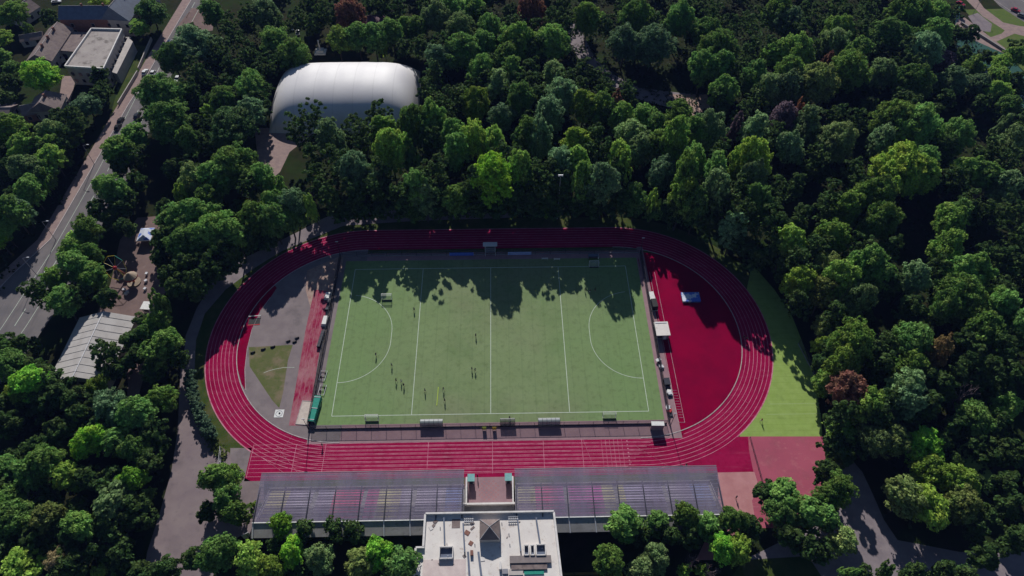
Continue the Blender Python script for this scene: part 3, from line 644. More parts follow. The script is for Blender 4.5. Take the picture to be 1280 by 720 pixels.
MB().box((.8, -2.21, 1.05), (.9, .05, 2.0)).build('door', 'white', s); MB().box((-.8, -2.21, 1.5), (1.1, .05, .9)).build('window', 'glassdark', s)
MB().box((0, 2.2, 2.93), (3.6, .3, .12)).build('ridge_trim', 'palesteel', rr)
p = at(817, 383)
s = thing('equipment_trolley', 'dark hooded equipment cage beside the pitch just above the pale cabin', 'cage', (p.x, p.y, 0), .05)
MB().box((0, 0, 1.1), (1.9, 3.6, 2.0), taper=.9).build('cover', 'black', s); MB().box((0, 0, .12), (2.0, 3.8, .2)).build('base', 'palesteel', s)
for sx in (-1, 1): MB().tube((sx*.98, -1.9, .2), (sx*.98, 1.9, .2), .06, 5).build('rail', 'palesteel', s)
p = at(814, 372); s = thing('storage_box', 'pale grey storage box beside the right goal line at the shade edge', 'box', (p.x, p.y, 0), .1)
MB().box((0, 0, .55), (1.6, 3.0, 1.1)).build('body', 'palesteel', s); MB().box((0, 0, 1.16), (1.75, 3.15, .1)).build('lid', 'white', s)
for px, py, c_, lab in ((824.5, 455, 'palesteel', 'stacked pale hurdles lying beside the right pitch fence, the farther heap'), (836, 491, 'white', 'white covered equipment heap beside the right pitch fence'), (837, 515, 'red', 'small red and white equipment heap near the right corner of the pitch')):
    p = at(px, py); s = thing('equipment_pile', lab, 'equipment', (p.x, p.y, 0), .05)
    for k in range(5): MB().box((rng.uniform(-.5, .5), rng.uniform(-1.6, 1.6), .25+.12*k), (1.2, .9, .12), rng.uniform(-.4, .4), 0).build('frame', c_ if k % 2 else 'palesteel', s)
    MB().box((0, 0, .2), (1.3, 3.0, .3)).build('pallet', 'darksteel', s)
p = at(833, 479); s = thing('dark_crate', 'black square crate by the right pitch fence above the white heap', 'crate', (p.x, p.y, 0), .05)
MB().box((0, 0, .6), (1.6, 2.2, 1.2)).build('body', 'black', s); MB().box((0, 0, 1.24), (1.7, 2.3, .08)).build('lid', 'darksteel', s)
# high jump mat
p = at(863.5, 371, .7); s = thing('landing_mat', 'thick high jump mat with blue and white cover on the red infield', 'landing mat', (p.x, p.y, 0), 0)
MB().box((0, 0, .40), (5.8, 3.6, .66)).build('cover', 'bluewhite', s); MB().box((0, 0, .06), (5.9, 3.7, .12)).build('pallet', 'black', s); MB().box((0, 0, .76), (5.9, 3.7, .05)).build('edge_sheet', 'bluewhite', s)
# take-off board, sand pit, water jump, green nets, heaps left side
p = at(381.5, 516); s = thing('sand_pit', 'pale sand filled jumping pit at the lower end of the left runway', 'sand pit', (p.x, p.y, .02), -.09)
mb = MB()
for sx in (-1, 1): mb.box((sx*1.75, 0, .08), (.15, 7.6, .16))
for sy in (-1, 1): mb.box((0, sy*3.75, .08), (3.4, .15, .16))
mb.build('kerb', 'kerb', s); MB().box((0, 0, .06), (3.3, 7.3, .06)).build('sand', 'sandpale', s) if 'sandpale' in M else None
M['sandpale'] = mat('pale_pit_sand', (.62, .54, .49), .95, (.50, .42, .39), .9, 6, .4, 5); MB().box((0, 0, .06), (3.3, 7.3, .07)).build('sand', 'sandpale', s)
p = at(318, 402); s = thing('water_jump', 'red framed dark water jump hole inside the left bend', 'water jump', (p.x, p.y, .02), .08)
MB().box((0, 0, .03), (3.6, 2.2, .05)).build('basin', 'black', s)
mb = MB(); mb.box((0, 1.9, .45), (3.8, .16, .12)); 
for sx in (-1, 1): mb.box((sx*1.8, 1.9, .22), (.12, .4, .44))
mb.build('barrier', 'white', s); MB().box((0, -1.3, .04), (3.8, .3, .08)).build('edge', 'red', s)
p = at(394.5, 514); s = thing('net_trolley', 'green netting frame standing at the near left corner of the pitch', 'net frame', (p.x, p.y, 0), -.1)
for sx in (-1, 1):
    for k in range(4): MB().tube((sx*.9, -4+k*2.7, 0), (sx*.9, -4+k*2.7, 1.8), .05, 5).build('post', 'palesteel', s)
MB().box((0, 0, 1.82), (1.8, 8.2, .05)).build('net_roof', 'netgreen', s)
for sx in (-1, 1): MB().box((sx*.92, 0, .95), (.04, 8.2, 1.6)).build('net_side', 'netgreen', s)
for k in range(3): MB().box((0, -3.6+k*3.6, 1.9), (1.9, .14, .08)).build('cross_bar', 'palesteel', s)
for i, (px, py, nm, lab) in enumerate(((410, 371, 'white', 'white covered bale beside the left pitch fence, the farther one'), (407, 402, 'white', 'crumpled white covered heap beside the left pitch fence, the nearer one'))):
    p = at(px, py); s = thing('covered_bale', lab, 'covered heap', (p.x, p.y, 0), -.08)
    MB().box((0, 0, .5), (1.9, 3.0+i, .95), taper=.8).build('cover', nm, s); MB().box((0, 0, .06), (2.1, 3.2+i, .1)).build('base', 'darksteel', s)
for px, py, l_, lab in ((411, 382, 4.5, 'black rack between the two white heaps by the left fence'), (401.5, 425, 6.0, 'long dark rack by the left fence below the white heaps')):
    p = at(px, py); s = thing('hurdle_rack', lab, 'rack', (p.x, p.y, 0), -.1)
    for k in range(6): MB().box((0, -l_/2+l_*k/5, .5), (1.0, .12, 1.0)).build('frame', 'black', s)
    MB().box((0, 0, .95), (.9, l_, .08)).build('shelf', 'darksteel', s); MB().box((0, 0, .3), (.9, l_, .08)).build('shelf', 'darksteel', s)
for i, (px, py) in enumerate(((404, 470), (403, 488))):
    p = at(px, py); s = thing('wheeled_frame', f'pale tubular frame with dark wheels left of the pitch, the {("farther", "nearer")[i]} one', 'frame', (p.x, p.y, 0), -.1)
    for sx in (-1, 1): MB().tube((sx*.9, -1.7, .35), (sx*.9, 1.7, .35), .08, 5).build('side_tube', 'palesteel', s)
    for sy in (-1, 0, 1): MB().tube((-.9, sy*1.6, .35), (.9, sy*1.6, .35), .08, 5).build('cross_tube', 'palesteel', s)
    for sx in (-.5, .5): MB().tube((sx, .6*sx*2, .5), (sx+.2, .6*sx*2, .5), .42, 10).build('wheel', 'black', s)
for i, (px, py) in enumerate(((316, 441), (329, 437), (341, 434), (360, 427), (368, 428), (371, 423))):
    p = at(px, py); s = thing('stacked_tyres', f'low dark heap on the asphalt above the grass sector, {("first", "second", "third", "fourth", "fifth", "sixth")[i]} from the left', 'heap', (p.x, p.y, .02), .3, 'dark heaps above the throwing sector')
    mb = MB(); mb.ball((0, 0, .2), .5, 8, 5, (1.5 if i < 3 else 1, .6, .6)); mb.ball((.5, .1, .2), .35, 7, 5, (1, .8, .7)); mb.build('bundle', 'black', s); MB().box((0, 0, .04), (1.4, .8, .08)).build('mat', 'darksteel', s)

# ------------------------------------------------------------------ far side of the pitch
p = at(613, 322); s = thing('filming_tower', 'pale scaffold viewing tower behind the halfway line on the far side', 'tower', (p.x, p.y+1.5, 0))
for sx in (-1.7, 1.7):
    for sy in (-.8, .8): MB().tube((sx, sy, 0), (sx, sy, 5.0), .09, 6).build('leg', 'palesteel', s)
    MB().tube((sx, -.8, 0), (sx, .8, 2.4), .05, 5).build('brace', 'palesteel', s)
for z in (2.0, 4.0): MB().box((0, 0, z), (3.6, 1.8, .1)).build('platform', 'steel', s)
MB().box((0, 0, 5.1), (4.8, 1.9, .1)).build('roof', 'palesteel', s); MB().tube((-1.7, -.8, 3.0), (1.7, -.8, 3.0), .05, 5).build('guard_rail', 'palesteel', s)
for px0, px1, py, c_, lab in ((562, 592, 323, 'blue', 'long blue banner on the far fence left of the scaffold tower'), (635, 664, 321.5, 'bluewhite2', 'long pale blue banner on the far fence right of the scaffold tower')):
    M.setdefault('bluewhite2', mat('pale_blue_banner', (.35, .42, .70), .6, (.25, .33, .62), .8))
    a, b = at(px0, py), at(px1, py); s = thing('banner', lab, 'banner', ((a.x+b.x)/2, 32.9, 0)); w = b.x-a.x
    MB().box((0, 0, 1.0), (w, .06, 1.5)).build('cloth', c_, s)
    for sx in (-1, 1): MB().tube((sx*w/2, .05, 0), (sx*w/2, .05, 1.8), .04, 5).build('stake', 'palesteel', s)
a = at(742, 327); s = thing('far_bench', 'small blue grey covered bench with a white end on the far sideline', 'bench', (a.x, a.y+1.6, 0))
MB().box((0, 0, 1.5), (3.6, 1.2, .1)).build('canopy', 'slate', s); MB().box((1.7, 0, .8), (.3, 1.1, 1.5)).build('side_panel', 'white', s); MB().box((-1.7, 0, .8), (.1, 1.1, 1.5)).build('side_panel', 'steel', s); MB().box((0, .2, .45), (3.2, .4, .06)).build('seat', 'darksteel', s)
for px, py, lab in ((681, 325, 'left of two pale barriers on the far sideline in a sun patch'), (696, 325.5, 'right of two pale barriers on the far sideline in a sun patch')):
    p = at(px, py); s = thing('barrier', lab, 'barrier', (p.x, p.y, 0), 0, 'pale barriers on the far sideline')
    MB().tube((-1.1, 0, 1.1), (1.1, 0, 1.1), .06, 5).build('rail', 'white', s)
    for sx in (-1, 1): MB().tube((sx, 0, 0), (sx, 0, 1.1), .05, 5).build('leg', 'white', s)
    MB().box((0, 0, .7), (1.9, .05, .5)).build('panel', 'palesteel', s)
# ------------------------------------------------------------------ air dome
t = thing('air_dome', 'large white inflated sports dome among the trees above the track', 'sports dome', (0, 0, 0))
def dome(x0, x1, y0, y1, h):
    mb = MB(); nu, nv = 64, 44; vs = []
    for j in range(nv+1):
        for i in range(nu+1):
            u = -1+2*i/nu; v = -1+2*j/nv
            # square-to-rounded-rectangle mapping
            k = .16; x = u*math.sqrt(1-k*v*v/2*abs(u)); y = v*math.sqrt(1-k*u*u/2*abs(v))
            e = max(0, 1-abs(u)**5.0); f_ = max(0, 1-abs(v)**2.3)
            z = h*(e**.55)*(f_**.62)
            vs.append(((x0+x1)/2+x*(x1-x0)/2, (y0+y1)/2+y*(y1-y0)/2, z))
    fs = [(j*(nu+1)+i, j*(nu+1)+i+1, (j+1)*(nu+1)+i+1, (j+1)*(nu+1)+i) for j in range(nv) for i in range(nu)]
    mb.add(vs, fs); return mb
DX0, DX1, DY0, DY1, DH = -90.5, -30.0, 99.0, 142.0, 12.5
dome(DX0, DX1, DY0, DY1, DH).build('membrane', 'domem', t, smooth=True) if False else None
dm = M['dome']; nt = dm.node_tree; b = nt.nodes['Principled BSDF']
tc = nt.nodes.new('ShaderNodeTexCoord'); w = nt.nodes.new('ShaderNodeTexWave'); w.inputs['Scale'].default_value = .04; w.wave_profile = 'SIN'; w.inputs['Distortion'].default_value = 0
mr = nt.nodes.new('ShaderNodeMapRange'); mr.inputs['From Min'].default_value = .0; mr.inputs['From Max'].default_value = .012; mr.inputs['To Min'].default_value = .88; mr.inputs['To Max'].default_value = 1
mx = nt.nodes.new('ShaderNodeMix'); mx.data_type = 'RGBA'; mx.blend_type = 'MULTIPLY'; mx.inputs[0].default_value = 1
src = b.inputs['Base Color'].links[0].from_socket
nt.links.new(tc.outputs['Object'], w.inputs['Vector']); nt.links.new(w.outputs['Fac'], mr.inputs['Value']); nt.links.new(src, mx.inputs[6]); nt.links.new(mr.outputs[0], mx.inputs[7]); nt.links.new(mx.outputs[2], b.inputs['Base Color'])
bp = nt.nodes.new('ShaderNodeBump'); bp.inputs['Strength'].default_value = .3; bp.inputs['Distance'].default_value = .2
nt.links.new(w.outputs['Fac'], bp.inputs['Height']); nt.links.new(bp.outputs['Normal'], b.inputs['Normal'])
dome(DX0, DX1, DY0, DY1, DH).build('membrane', 'dome', t, smooth=True)
mb = MB(); 
for (a, b_) in (((DX0, DY0), (DX1, DY0)), ((DX1, DY0), (DX1, DY1)), ((DX1, DY1), (DX0, DY1)), ((DX0, DY1), (DX0, DY0))): pass
MB().box((DX0+26, DY0+.2, 1.2), (2.4, 1.6, 2.4)).build('airlock', 'steel', t)
MB().tube((DX0+26, DY0+1, 2.2), (DX0+26, DY0+10, 9.8), .10, 6).build('seam', 'steel', t)

# ------------------------------------------------------------------ buildings top left
def quadpx(pts, z): return [tuple(at(*p, z)[:2]) for p in pts]
def wall_windows(mb_parent, a, b, z0, rows, n, w=1.3, h=1.6, step=3.2, m_='glassdark', inset=.05):
    A, B = Vector((*a, 0)), Vector((*b, 0)); d = (B-A); L = d.length; rz = math.atan2(d.y, d.x)
    nrm = Vector((d.y, -d.x, 0)).normalized()
    for r in range(rows):
        for i in range(n):
            c = A+d*((i+.5)/n)+nrm*inset; c.z = z0+r*step
            f = MB().box(c[:], (w+.24, .08, h+.24), rz).build('window', 'wallpale', mb_parent)
            c2 = c+nrm*.05; MB().box(c2[:], (w, .05, h), rz).build('pane', m_, f)
# long flat-roofed block
t = thing('flat_roof_building', 'long pale flat roofed block with low parapet beside the avenue', 'building')
zr = 8.5; q = quadpx([(82, 84), (130, 87), (153, 38), (115, 37)], zr)
wl = MB().prism(q, 0, zr).build('wall', 'wallpale', t); rf = MB().poly(q, zr+.02).build('roof', 'dirtyroof', t)
mb = MB()
for i in range(4): par(mb, q[i], q[(i+1) % 4], .5, zr, zr+.8)
mb.build('parapet', 'parapet', rf)
wall_windows(wl, q[0], q[1], 2.2, 2, 5); wall_windows(wl, q[1], q[2], 2.2, 2, 9)
q2 = quadpx([(140, 90), (146, 92), (166, 52), (160, 46)], 5.0)
wg = MB().prism(q2, 0, 5.0).build('side_wing', 'wallpale', t)
q3 = quadpx([(131, 84), (139, 88), (159, 48), (153, 44)], 3.2); MB().prism(q3, 0, 3.2).build('courtyard_roof', 'slate', t)
for k in range(6):
    f = (k+.5)/6; a = Vector(q3[0]).lerp(Vector(q3[3]), f); b_ = Vector(q2[0]).lerp(Vector(q2[3]), f); mb = MB(); mb.box(((a.x+b_.x)/2, (a.y+b_.y)/2, 4.6), ((b_-a).length, .3, .4)); mb.build('courtyard_beam', 'parapet', t)
# gabled house helper: ridge along first axis
def gable(name, label, eave, zr, zt, wallm, roofm, over=.5, chim=0, hip=0.0, win=(2, 4), cat='house'):
    """eave: 4 ground-plan corners a,b,c,d; the ridge joins the middles of ab and cd"""
    a, b, c, d = [Vector(p) for p in eave]
    t = thing(name, label, cat)
    wl = MB().prism([tuple(p) for p in eave], 0, zr).build('wall', wallm, t)
    r1, r2 = (a+b)/2, (c+d)/2; ax = (r2-r1).normalized(); r1 = r1-ax*(over-hip); r2 = r2+ax*(over-hip)
    e = [p+(p-(a+b+c+d)/4).normalized()*over for p in (a, b, c, d)]
    mb = MB(); V = [(e[0].x, e[0].y, zr-.1), (e[1].x, e[1].y, zr-.1), (e[2].x, e[2].y, zr-.1), (e[3].x, e[3].y, zr-.1), (r1.x, r1.y, zt), (r2.x, r2.y, zt)]
    mb.add(V, [(1, 2, 5, 4), (3, 0, 4, 5), (0, 1, 4), (2, 3, 5), (3, 2, 1, 0)])
    rf = mb.build('roof', roofm, t)
    MB().tube((r1.x, r1.y, zt+.03), (r2.x, r2.y, zt+.03), .14, 5).build('ridge', 'kerb', rf)
    for k in range(chim):
        p = r1.lerp(r2, (k+1)/(chim+1.0)); MB().box((p.x+.8, p.y, zt+.2), (.8, .8, 1.8)).build('chimney', 'brick', rf)
    wall_windows(wl, (a.x, a.y), (b.x, b.y), 1.9, win[0], win[1] if len(win) < 3 else win[2]); wall_windows(wl, (b.x, b.y), (c.x, c.y), 1.9, win[0], win[1])
    wall_windows(wl, (c.x, c.y), (d.x, d.y), 1.9, win[0], 3); wall_windows(wl, (d.x, d.y), (a.x, a.y), 1.9, win[0], win[1])
    return t
def rect(cx, cy, lx, ly, rz=0):
    ca, sa = math.cos(rz), math.sin(rz)
    return [(cx+x*ca-y*sa, cy+x*sa+y*ca) for x, y in ((-lx/2, -ly/2), (lx/2, -ly/2), (lx/2, ly/2), (-lx/2, ly/2))]
def rot(e, k=1): return e[k:]+e[:k]
# salmon brick building with blue grey roof: long wing plus gabled cross wing
a, b_ = at(74, 40, 0), at(163, 37, 0)
fy = a.y+2; x0, x1 = at(74, 24, 8).x, at(152, 23, 8).x
gable('brick_building', 'salmon brick building with long blue grey roof at the top left edge', rot(rect((x0+x1)/2, at(110, 24, 8).y+5.5, x1-x0, 11)), 8, 11.5, 'brick', 'slate', .6, 2, 0, (2, 3, 9), 'building')
c0 = at(165, 23, 8); gable('gabled_wing', 'pale grey steep gabled house end joining the salmon brick building', rect(c0.x-5.5, c0.y+13, 13, 28, -.12), 8, 14.5, 'wallpale', 'slate', .6, 1, 0, (2, 6, 3), 'building')
# old long house, leaning row and garage
a1, a2 = at(34, 76, 5), at(62, 36, 5)
dv = Vector((a2.x-a1.x, a2.y-a1.y)); rz = math.atan2(dv.y, dv.x)-math.pi/2; L = dv.length
cx, cy = (a1.x+a2.x)/2+5.0, (a1.y+a2.y)/2
gable('old_long_house', 'old long house with patched brown grey roof left of the flat roofed block', rect(cx, cy, 11, L, rz), 5, 8.2, 'wallpale', 'oldroof', .5, 3, 0, (1, 6, 2))
a = at(93, 55, 4); MB()
s = thing('garage', 'low grey roofed garage between the old house and the flat roofed block', 'garage'); qq = quadpx([(73, 63), (96, 65), (112, 42), (86, 40)], 4)
MB().prism(qq, 0, 4).build('wall', 'wallpale', s); 
mb = MB(); e = [Vector(p) for p in qq]; cc = sum(e, Vector((0, 0)))/4; e = [p+(p-cc).normalized()*.4 for p in e]; mb.prism([tuple(p) for p in e], 4.0, 4.3); mb.build('roof', 'oldroof', s)
for f in (.25, .7):
    p = Vector(qq[0]).lerp(Vector(qq[1]), f); MB().box((p.x, p.y-.05, 1.2), (2.2, .1, 2.3)).build('door', 'darksteel', s)
c = at(58, 128, 5); gable('grey_roof_house', 'small house with worn light grey gable roof below the lime tree', rect(c.x, c.y, 12, 10, .1), 4.5, 8, 'wallpale', 'oldroof', .6, 1, 1.5, (1, 3, 3))
c = at(42, 135, 4); gable('house_annex', 'low annex with brown grey roof on the left of the small grey roofed house', rot(rect(c.x, c.y, 8, 7, .3)), 3.5, 6, 'brick', 'oldroof', .4, 0, 0, (1, 2, 2))
c = at(8, 138, 4); gable('corner_house', 'pale roofed house cut by the left edge near the grey roofed house', rot(rect(c.x-4, c.y, 12, 9, .0)), 3.5, 5.5, 'wallpale', 'oldroof', .5, 0, 0, (1, 2, 2))
c = at(35, 48, 4); gable('small_shed', 'small brown shed above the old long house', rot(rect(c.x, c.y+3, 9, 6, .3)), 3, 4.6, 'wallpale', 'oldroof', .4, 0, 0, (1, 2, 2), 'shed')
c = at(20, 22, 4); gable('garden_house', 'old garden house near the top left corner of the photo', rect(c.x, c.y+6, 10, 12, -.4), 4, 7, 'wallpale', 'oldroof', .4, 1, 0, (1, 3, 2))
c = at(72, 78, 1); tag(MB().box((c.x, c.y, .9), (1.4, 7, 1.8), -.45).build('yard_wall', 'parapet'), 'short white wall beside the old long house', 'wall')
c = at(74, 157, 1); s = thing('red_hut', 'tiny hut with red wall and white roof edge below the grey roofed house', 'hut', (c.x, c.y, 0), -.3)
MB().box((0, 0, 1.2), (4, 3, 2.4)).build('wall', 'red', s); MB().box((.5, -.3, 2.5), (4.6, 3.6, .2)).build('roof', 'white', s)
# plum cone roof pavilion and white monument above the dome
c = at(466, 30, 4); s = thing('round_pavilion', 'round pavilion with plum cone roof among the trees above the dome', 'pavilion', (c.x, c.y, 0))
n = 14; r = 9.5
MB().prism([(r*.85*math.cos(2*math.pi*i/n), r*.85*math.sin(2*math.pi*i/n)) for i in range(n)], 0, 3.5).build('wall', 'wallpale', s)
mb = MB(); vs = [(r*math.cos(2*math.pi*i/n), r*math.sin(2*math.pi*i/n), 3.4) for i in range(n)]+[(0, 0, 8.5)]; mb.add(vs, [(i, (i+1) % n, n) for i in range(n)]+[tuple(range(n))[::-1]]); mb.build('roof', 'purple', s)
mb = MB(); mb.tube((0, 0, 8.4), (0, 0, 9.6), .25, 6, .05); mb.build('finial', 'palesteel', s)
c = at(401, 66); s = thing('white_monument', 'small white stepped monument with a thin column behind the dome', 'monument', (c.x, c.y, 0))
MB().box((0, 0, .4), (5, 4, .8)).build('plinth', 'white', s); MB().box((0, 0, 1.3), (3, 2.6, 1.0)).build('step', 'white', s); MB().tube((0, 0, 1.8), (0, 0, 5.5), .45, 8, .3).build('column', 'parapet', s); MB().ball((0, 0, 5.9), .5).build('figure', 'parapet', s)
# ------------------------------------------------------------------ barn, tents, ride
z0 = 5.0
eq = [at(80, 478, z0), at(128, 466, z0), at(168, 395, z0), at(112, 394, z0)]
A_, B_, C_, D_ = [Vector((p.x, p.y)) for p in eq]
t = thing('barn', 'long barn with pale corrugated gable roof, half in tree shadow, left of the track', 'barn')
xs0, xs1 = -127.0, -110.5; yb0, yb1 = -17.0, 5.0
e = [(xs0-.6, yb0), (xs1-1.4, yb0), (xs1, yb1), (xs0, yb1)]
MB().prism(e, 0, 4.6).build('wall', 'wallpale', t)
mb = MB(); o_ = .6; rx0, rx1 = (e[0][0]+e[1][0])/2+.4, (e[2][0]+e[3][0])/2
V = [(e[0][0]-o_, e[0][1]-o_, 4.5), (e[1][0]+o_, e[1][1]-o_, 4.5), (e[2][0]+o_, e[2][1]+o_, 4.5), (e[3][0]-o_, e[3][1]+o_, 4.5), (rx0, e[0][1]-o_, 7.6), (rx1, e[2][1]+o_, 7.6)]
mb.add(V, [(1, 2, 5, 4), (3, 0, 4, 5), (0, 1, 4), (2, 3, 5), (3, 2, 1, 0)]); rf = mb.build('roof', 'barn', t)
MB().tube((rx0, e[0][1]-o_, 7.62), (rx1, e[2][1]+o_, 7.62), .14, 5).build('ridge_cap', 'palesteel', rf)
for i in range(9):
    f = (i+.5)/9; y = e[0][1]+(e[2][1]-e[0][1])*f
    mb = MB(); mb.tube((rx0+(rx1-rx0)*f, y, 7.64), (V[1][0]+(V[2][0]-V[1][0])*f, y, 4.54), .05, 4); mb.tube((rx0+(rx1-rx0)*f, y, 7.64), (V[0][0]+(V[3][0]-V[0][0])*f, y, 4.54), .05, 4); mb.build('sheet_seam', 'barn', rf)
MB().box((-118, yb0-.03, 1.9), (4, .1, 3.8)).build('door', 'darksteel', t)
c = at(182, 293, 2.4); s = thing('striped_tent', 'white and blue canopy tent at the upper end of the brown yard', 'tent', (c.x, c.y, 0), .05)
MB().box((0, 0, 2.35), (4.6, 6.0, .3)).build('eaves', 'white', s)
mb = MB(); mb.add([(-2.4, -3, 2.4), (2.4, -3, 2.4), (2.4, 3, 2.4), (-2.4, 3, 2.4), (0, -1.4, 3.7), (0, 1.4, 3.7)], [(0,1,4),(1,2,5,4),(2,3,5),(3,0,4,5)]); mb.build('canopy', 'bluewhite', s)
for sx in (-1, 1):
    for sy in (-1, 1): MB().tube((sx*2.2, sy*2.8, 0), (sx*2.2, sy*2.8, 2.4), .06, 5).build('pole', 'palesteel', s)
p = at(157, 346, 0); s = thing('swing_ride', 'yellow spoked swing ride wheel with red hub standing in the brown yard', 'fairground ride', (p.x, p.y, 0), .25)
Rw = 4.3; hub = Vector((-1.2, 0, 5.0)); n = 9; tilt = Matrix.Rotation(R_(-38), 3, 'Y') @ Matrix.Rotation(R_(48), 3, 'X')
P = [hub+tilt @ Vector((Rw*math.cos(2*math.pi*i/n), Rw*math.sin(2*math.pi*i/n), 0)) for i in range(n)]
for i in range(n):
    MB().tube(P[i], P[(i+1) % n], .09, 5).build('rim_segment', 'yellow' if i % 3 else 'netgreen', s)
    MB().tube(hub, P[i], .06, 5).build('spoke', 'yellow' if i % 2 else 'palesteel', s)
MB().ball(hub, .7).build('hub', 'red', s); MB().tube((1.2, 0, 0), hub, .28, 8, .2).build('mast', 'orange', s); MB().box((1.2, 0, .3), (3, 3, .6)).build('base', 'red', s)
c = at(168, 353, 0); s = thing('carousel', 'small carousel with tan cone canopy and red skirt beside the yellow ride', 'fairground ride', (c.x, c.y, 0))
n = 14; r = 2.2; mb = MB(); vs = [(r*math.cos(2*math.pi*i/n), r*math.sin(2*math.pi*i/n), 3.2) for i in range(n)]+[(0, 0, 4.9)]; mb.add(vs, [(i, (i+1) % n, n) for i in range(n)]+[tuple(range(n))[::-1]]); mb.build('canopy', 'tan', s)
MB().tube((0, 0, 2.7), (0, 0, 3.2), r*.99, 14).build('skirt', 'red', s); MB().tube((0, 0, 0), (0, 0, 3.2), .4, 8).build('centre_drum', 'orange', s); MB().tube((0, 0, .0), (0, 0, .35), r, 14).build('platform', 'tan', s)
for i, (px, py) in enumerate(((156, 363), (160, 366), (183, 352), (182, 362), (184, 343), (158, 368))):
    p = at(px, py); s = thing('yard_stool', f'small white block on the yard by the carousel, {("first", "second", "fourth", "fifth", "sixth", "third")[i]} counted from the left', 'block', (p.x, p.y, 0), i*.4, 'white blocks by the carousel')
    MB().box((0, 0, .35), (.8, .7, .7)).build('body', 'white', s); MB().box((0, 0, .74), (.9, .8, .08)).build('top', 'palesteel', s)
c = at(184, 383, 2); s = thing('white_kiosk', 'small white flat roofed kiosk at the right edge of the yard', 'kiosk', (c.x, c.y, 0), -.1)
MB().box((0, 0, 1.2), (2.6, 2.6, 2.4)).build('wall', 'wallpale', s); MB().box((0, 0, 2.5), (3.1, 3.1, .15)).build('roof', 'white', s); MB().box((0, -1.31, 1.4), (1.4, .05, .9)).build('hatch', 'darksteel', s)
c = at(304, 152, 1.2); s = thing('blue_gazebo', 'bright blue gazebo in the shade left of the dome', 'gazebo', (c.x, c.y, 0))
MB().box((0, 0, 2.5), (4.2, 7, .25)).build('roof', 'blue', s)
for sx in (-1, 1):
    for sy in (-1, 1): MB().tube((sx*1.9, sy*3.2, 0), (sx*1.9, sy*3.2, 2.5), .08, 5).build('pole', 'palesteel', s)
MB().box((0, 0, .05), (4.4, 7.2, .1)).build('floor', 'blue', s)
# garden wall along the avenue
for a, b_, lab in (((193, 50), (177, 88), 'low pale wall between the waste ground and the avenue, far section'), ((176, 92), (152, 132), 'dark low wall along the avenue pavement below the parked cars, near section')):
    A, B = at(*a), at(*b_); mb = MB(); par(mb, (A.x-1, A.y), (B.x-1, B.y), .35, 0, 1.6); tag(mb.build('garden_wall', 'wallpale'), lab, 'wall')
# floodlight-type pole on the south west plaza
def street_lamp(px, py, h, label, rz=0):
    p = at(px, py); s = thing('street_lamp', label, 'street lamp', (p.x, p.y, 0), rz, 'slim street lamps')
    MB().tube((0, 0, 0), (0, 0, h), .11, 6, .07).build('pole', 'steel', s); MB().tube((0, 0, h), (1.8, 0, h+.5), .06, 5).build('arm', 'steel', s); MB().box((2.0, 0, h+.5), (.8, .3, .16)).build('lamp_head', 'palesteel', s)
street_lamp(70, 300, 9, 'slim lamp on the avenue pavement level with the yard tent'); street_lamp(47, 345, 9, 'slim lamp on the avenue pavement nearest the bottom of the photo'); street_lamp(118, 205, 9, 'slim lamp on the avenue pavement above the other two pavement lamps')
street_lamp(1216, 18, 10, 'dark slim lamp on the path by the canal in the top right corner', 1.0)
p = at(316, 677); s = thing('sign_board', 'white sign panel on a slim post at the left end of the near trees', 'sign', (p.x, p.y, 0), .5)
MB().tube((0, 0, 0), (0, 0, 5.5), .10, 6).build('post', 'darksteel', s); MB().box((-.2, 0, 4.9), (1.7, .12, 2.4)).build('panel', 'palesteel', s)
p0, p1 = at(275, 590), at(278, 562)
s = thing('gate_barrier', 'pale metal gate by the lower left corner of the track', 'gate', (p0.x, p0.y, 0), math.atan2(p1.y-p0.y, p1.x-p0.x)); L = (p1-p0).length
for k in range(4): MB().tube((L*k/3, 0, 0), (L*k/3, 0, 2.2), .07, 6).build('post', 'palesteel', s)
for z in (.4, 1.2, 2.1): MB().tube((0, 0, z), (L, 0, z), .05, 5).build('rail', 'palesteel', s)
# fence right of the lawn
fence('boundary_fence', 'slim dark mesh fence between the green lawn and the wood', (94.0, -44), (95.5, -31), 2.4, 3.2, 'concrete', .3, 'mesh')
fence('boundary_fence', 'slim grey mesh fence at the wood edge by the upper end of the lawn', (97.5, -18), (95.6, -5), 2.4, 3.2, 'concrete', .3, 'mesh')
fence('court_rail', 'low rail between the crimson run-out and the faded pink court', (72.9, -36.5), (73.2, -49.5), 1.0, 1.8, 'concrete', 0, 'mesh')
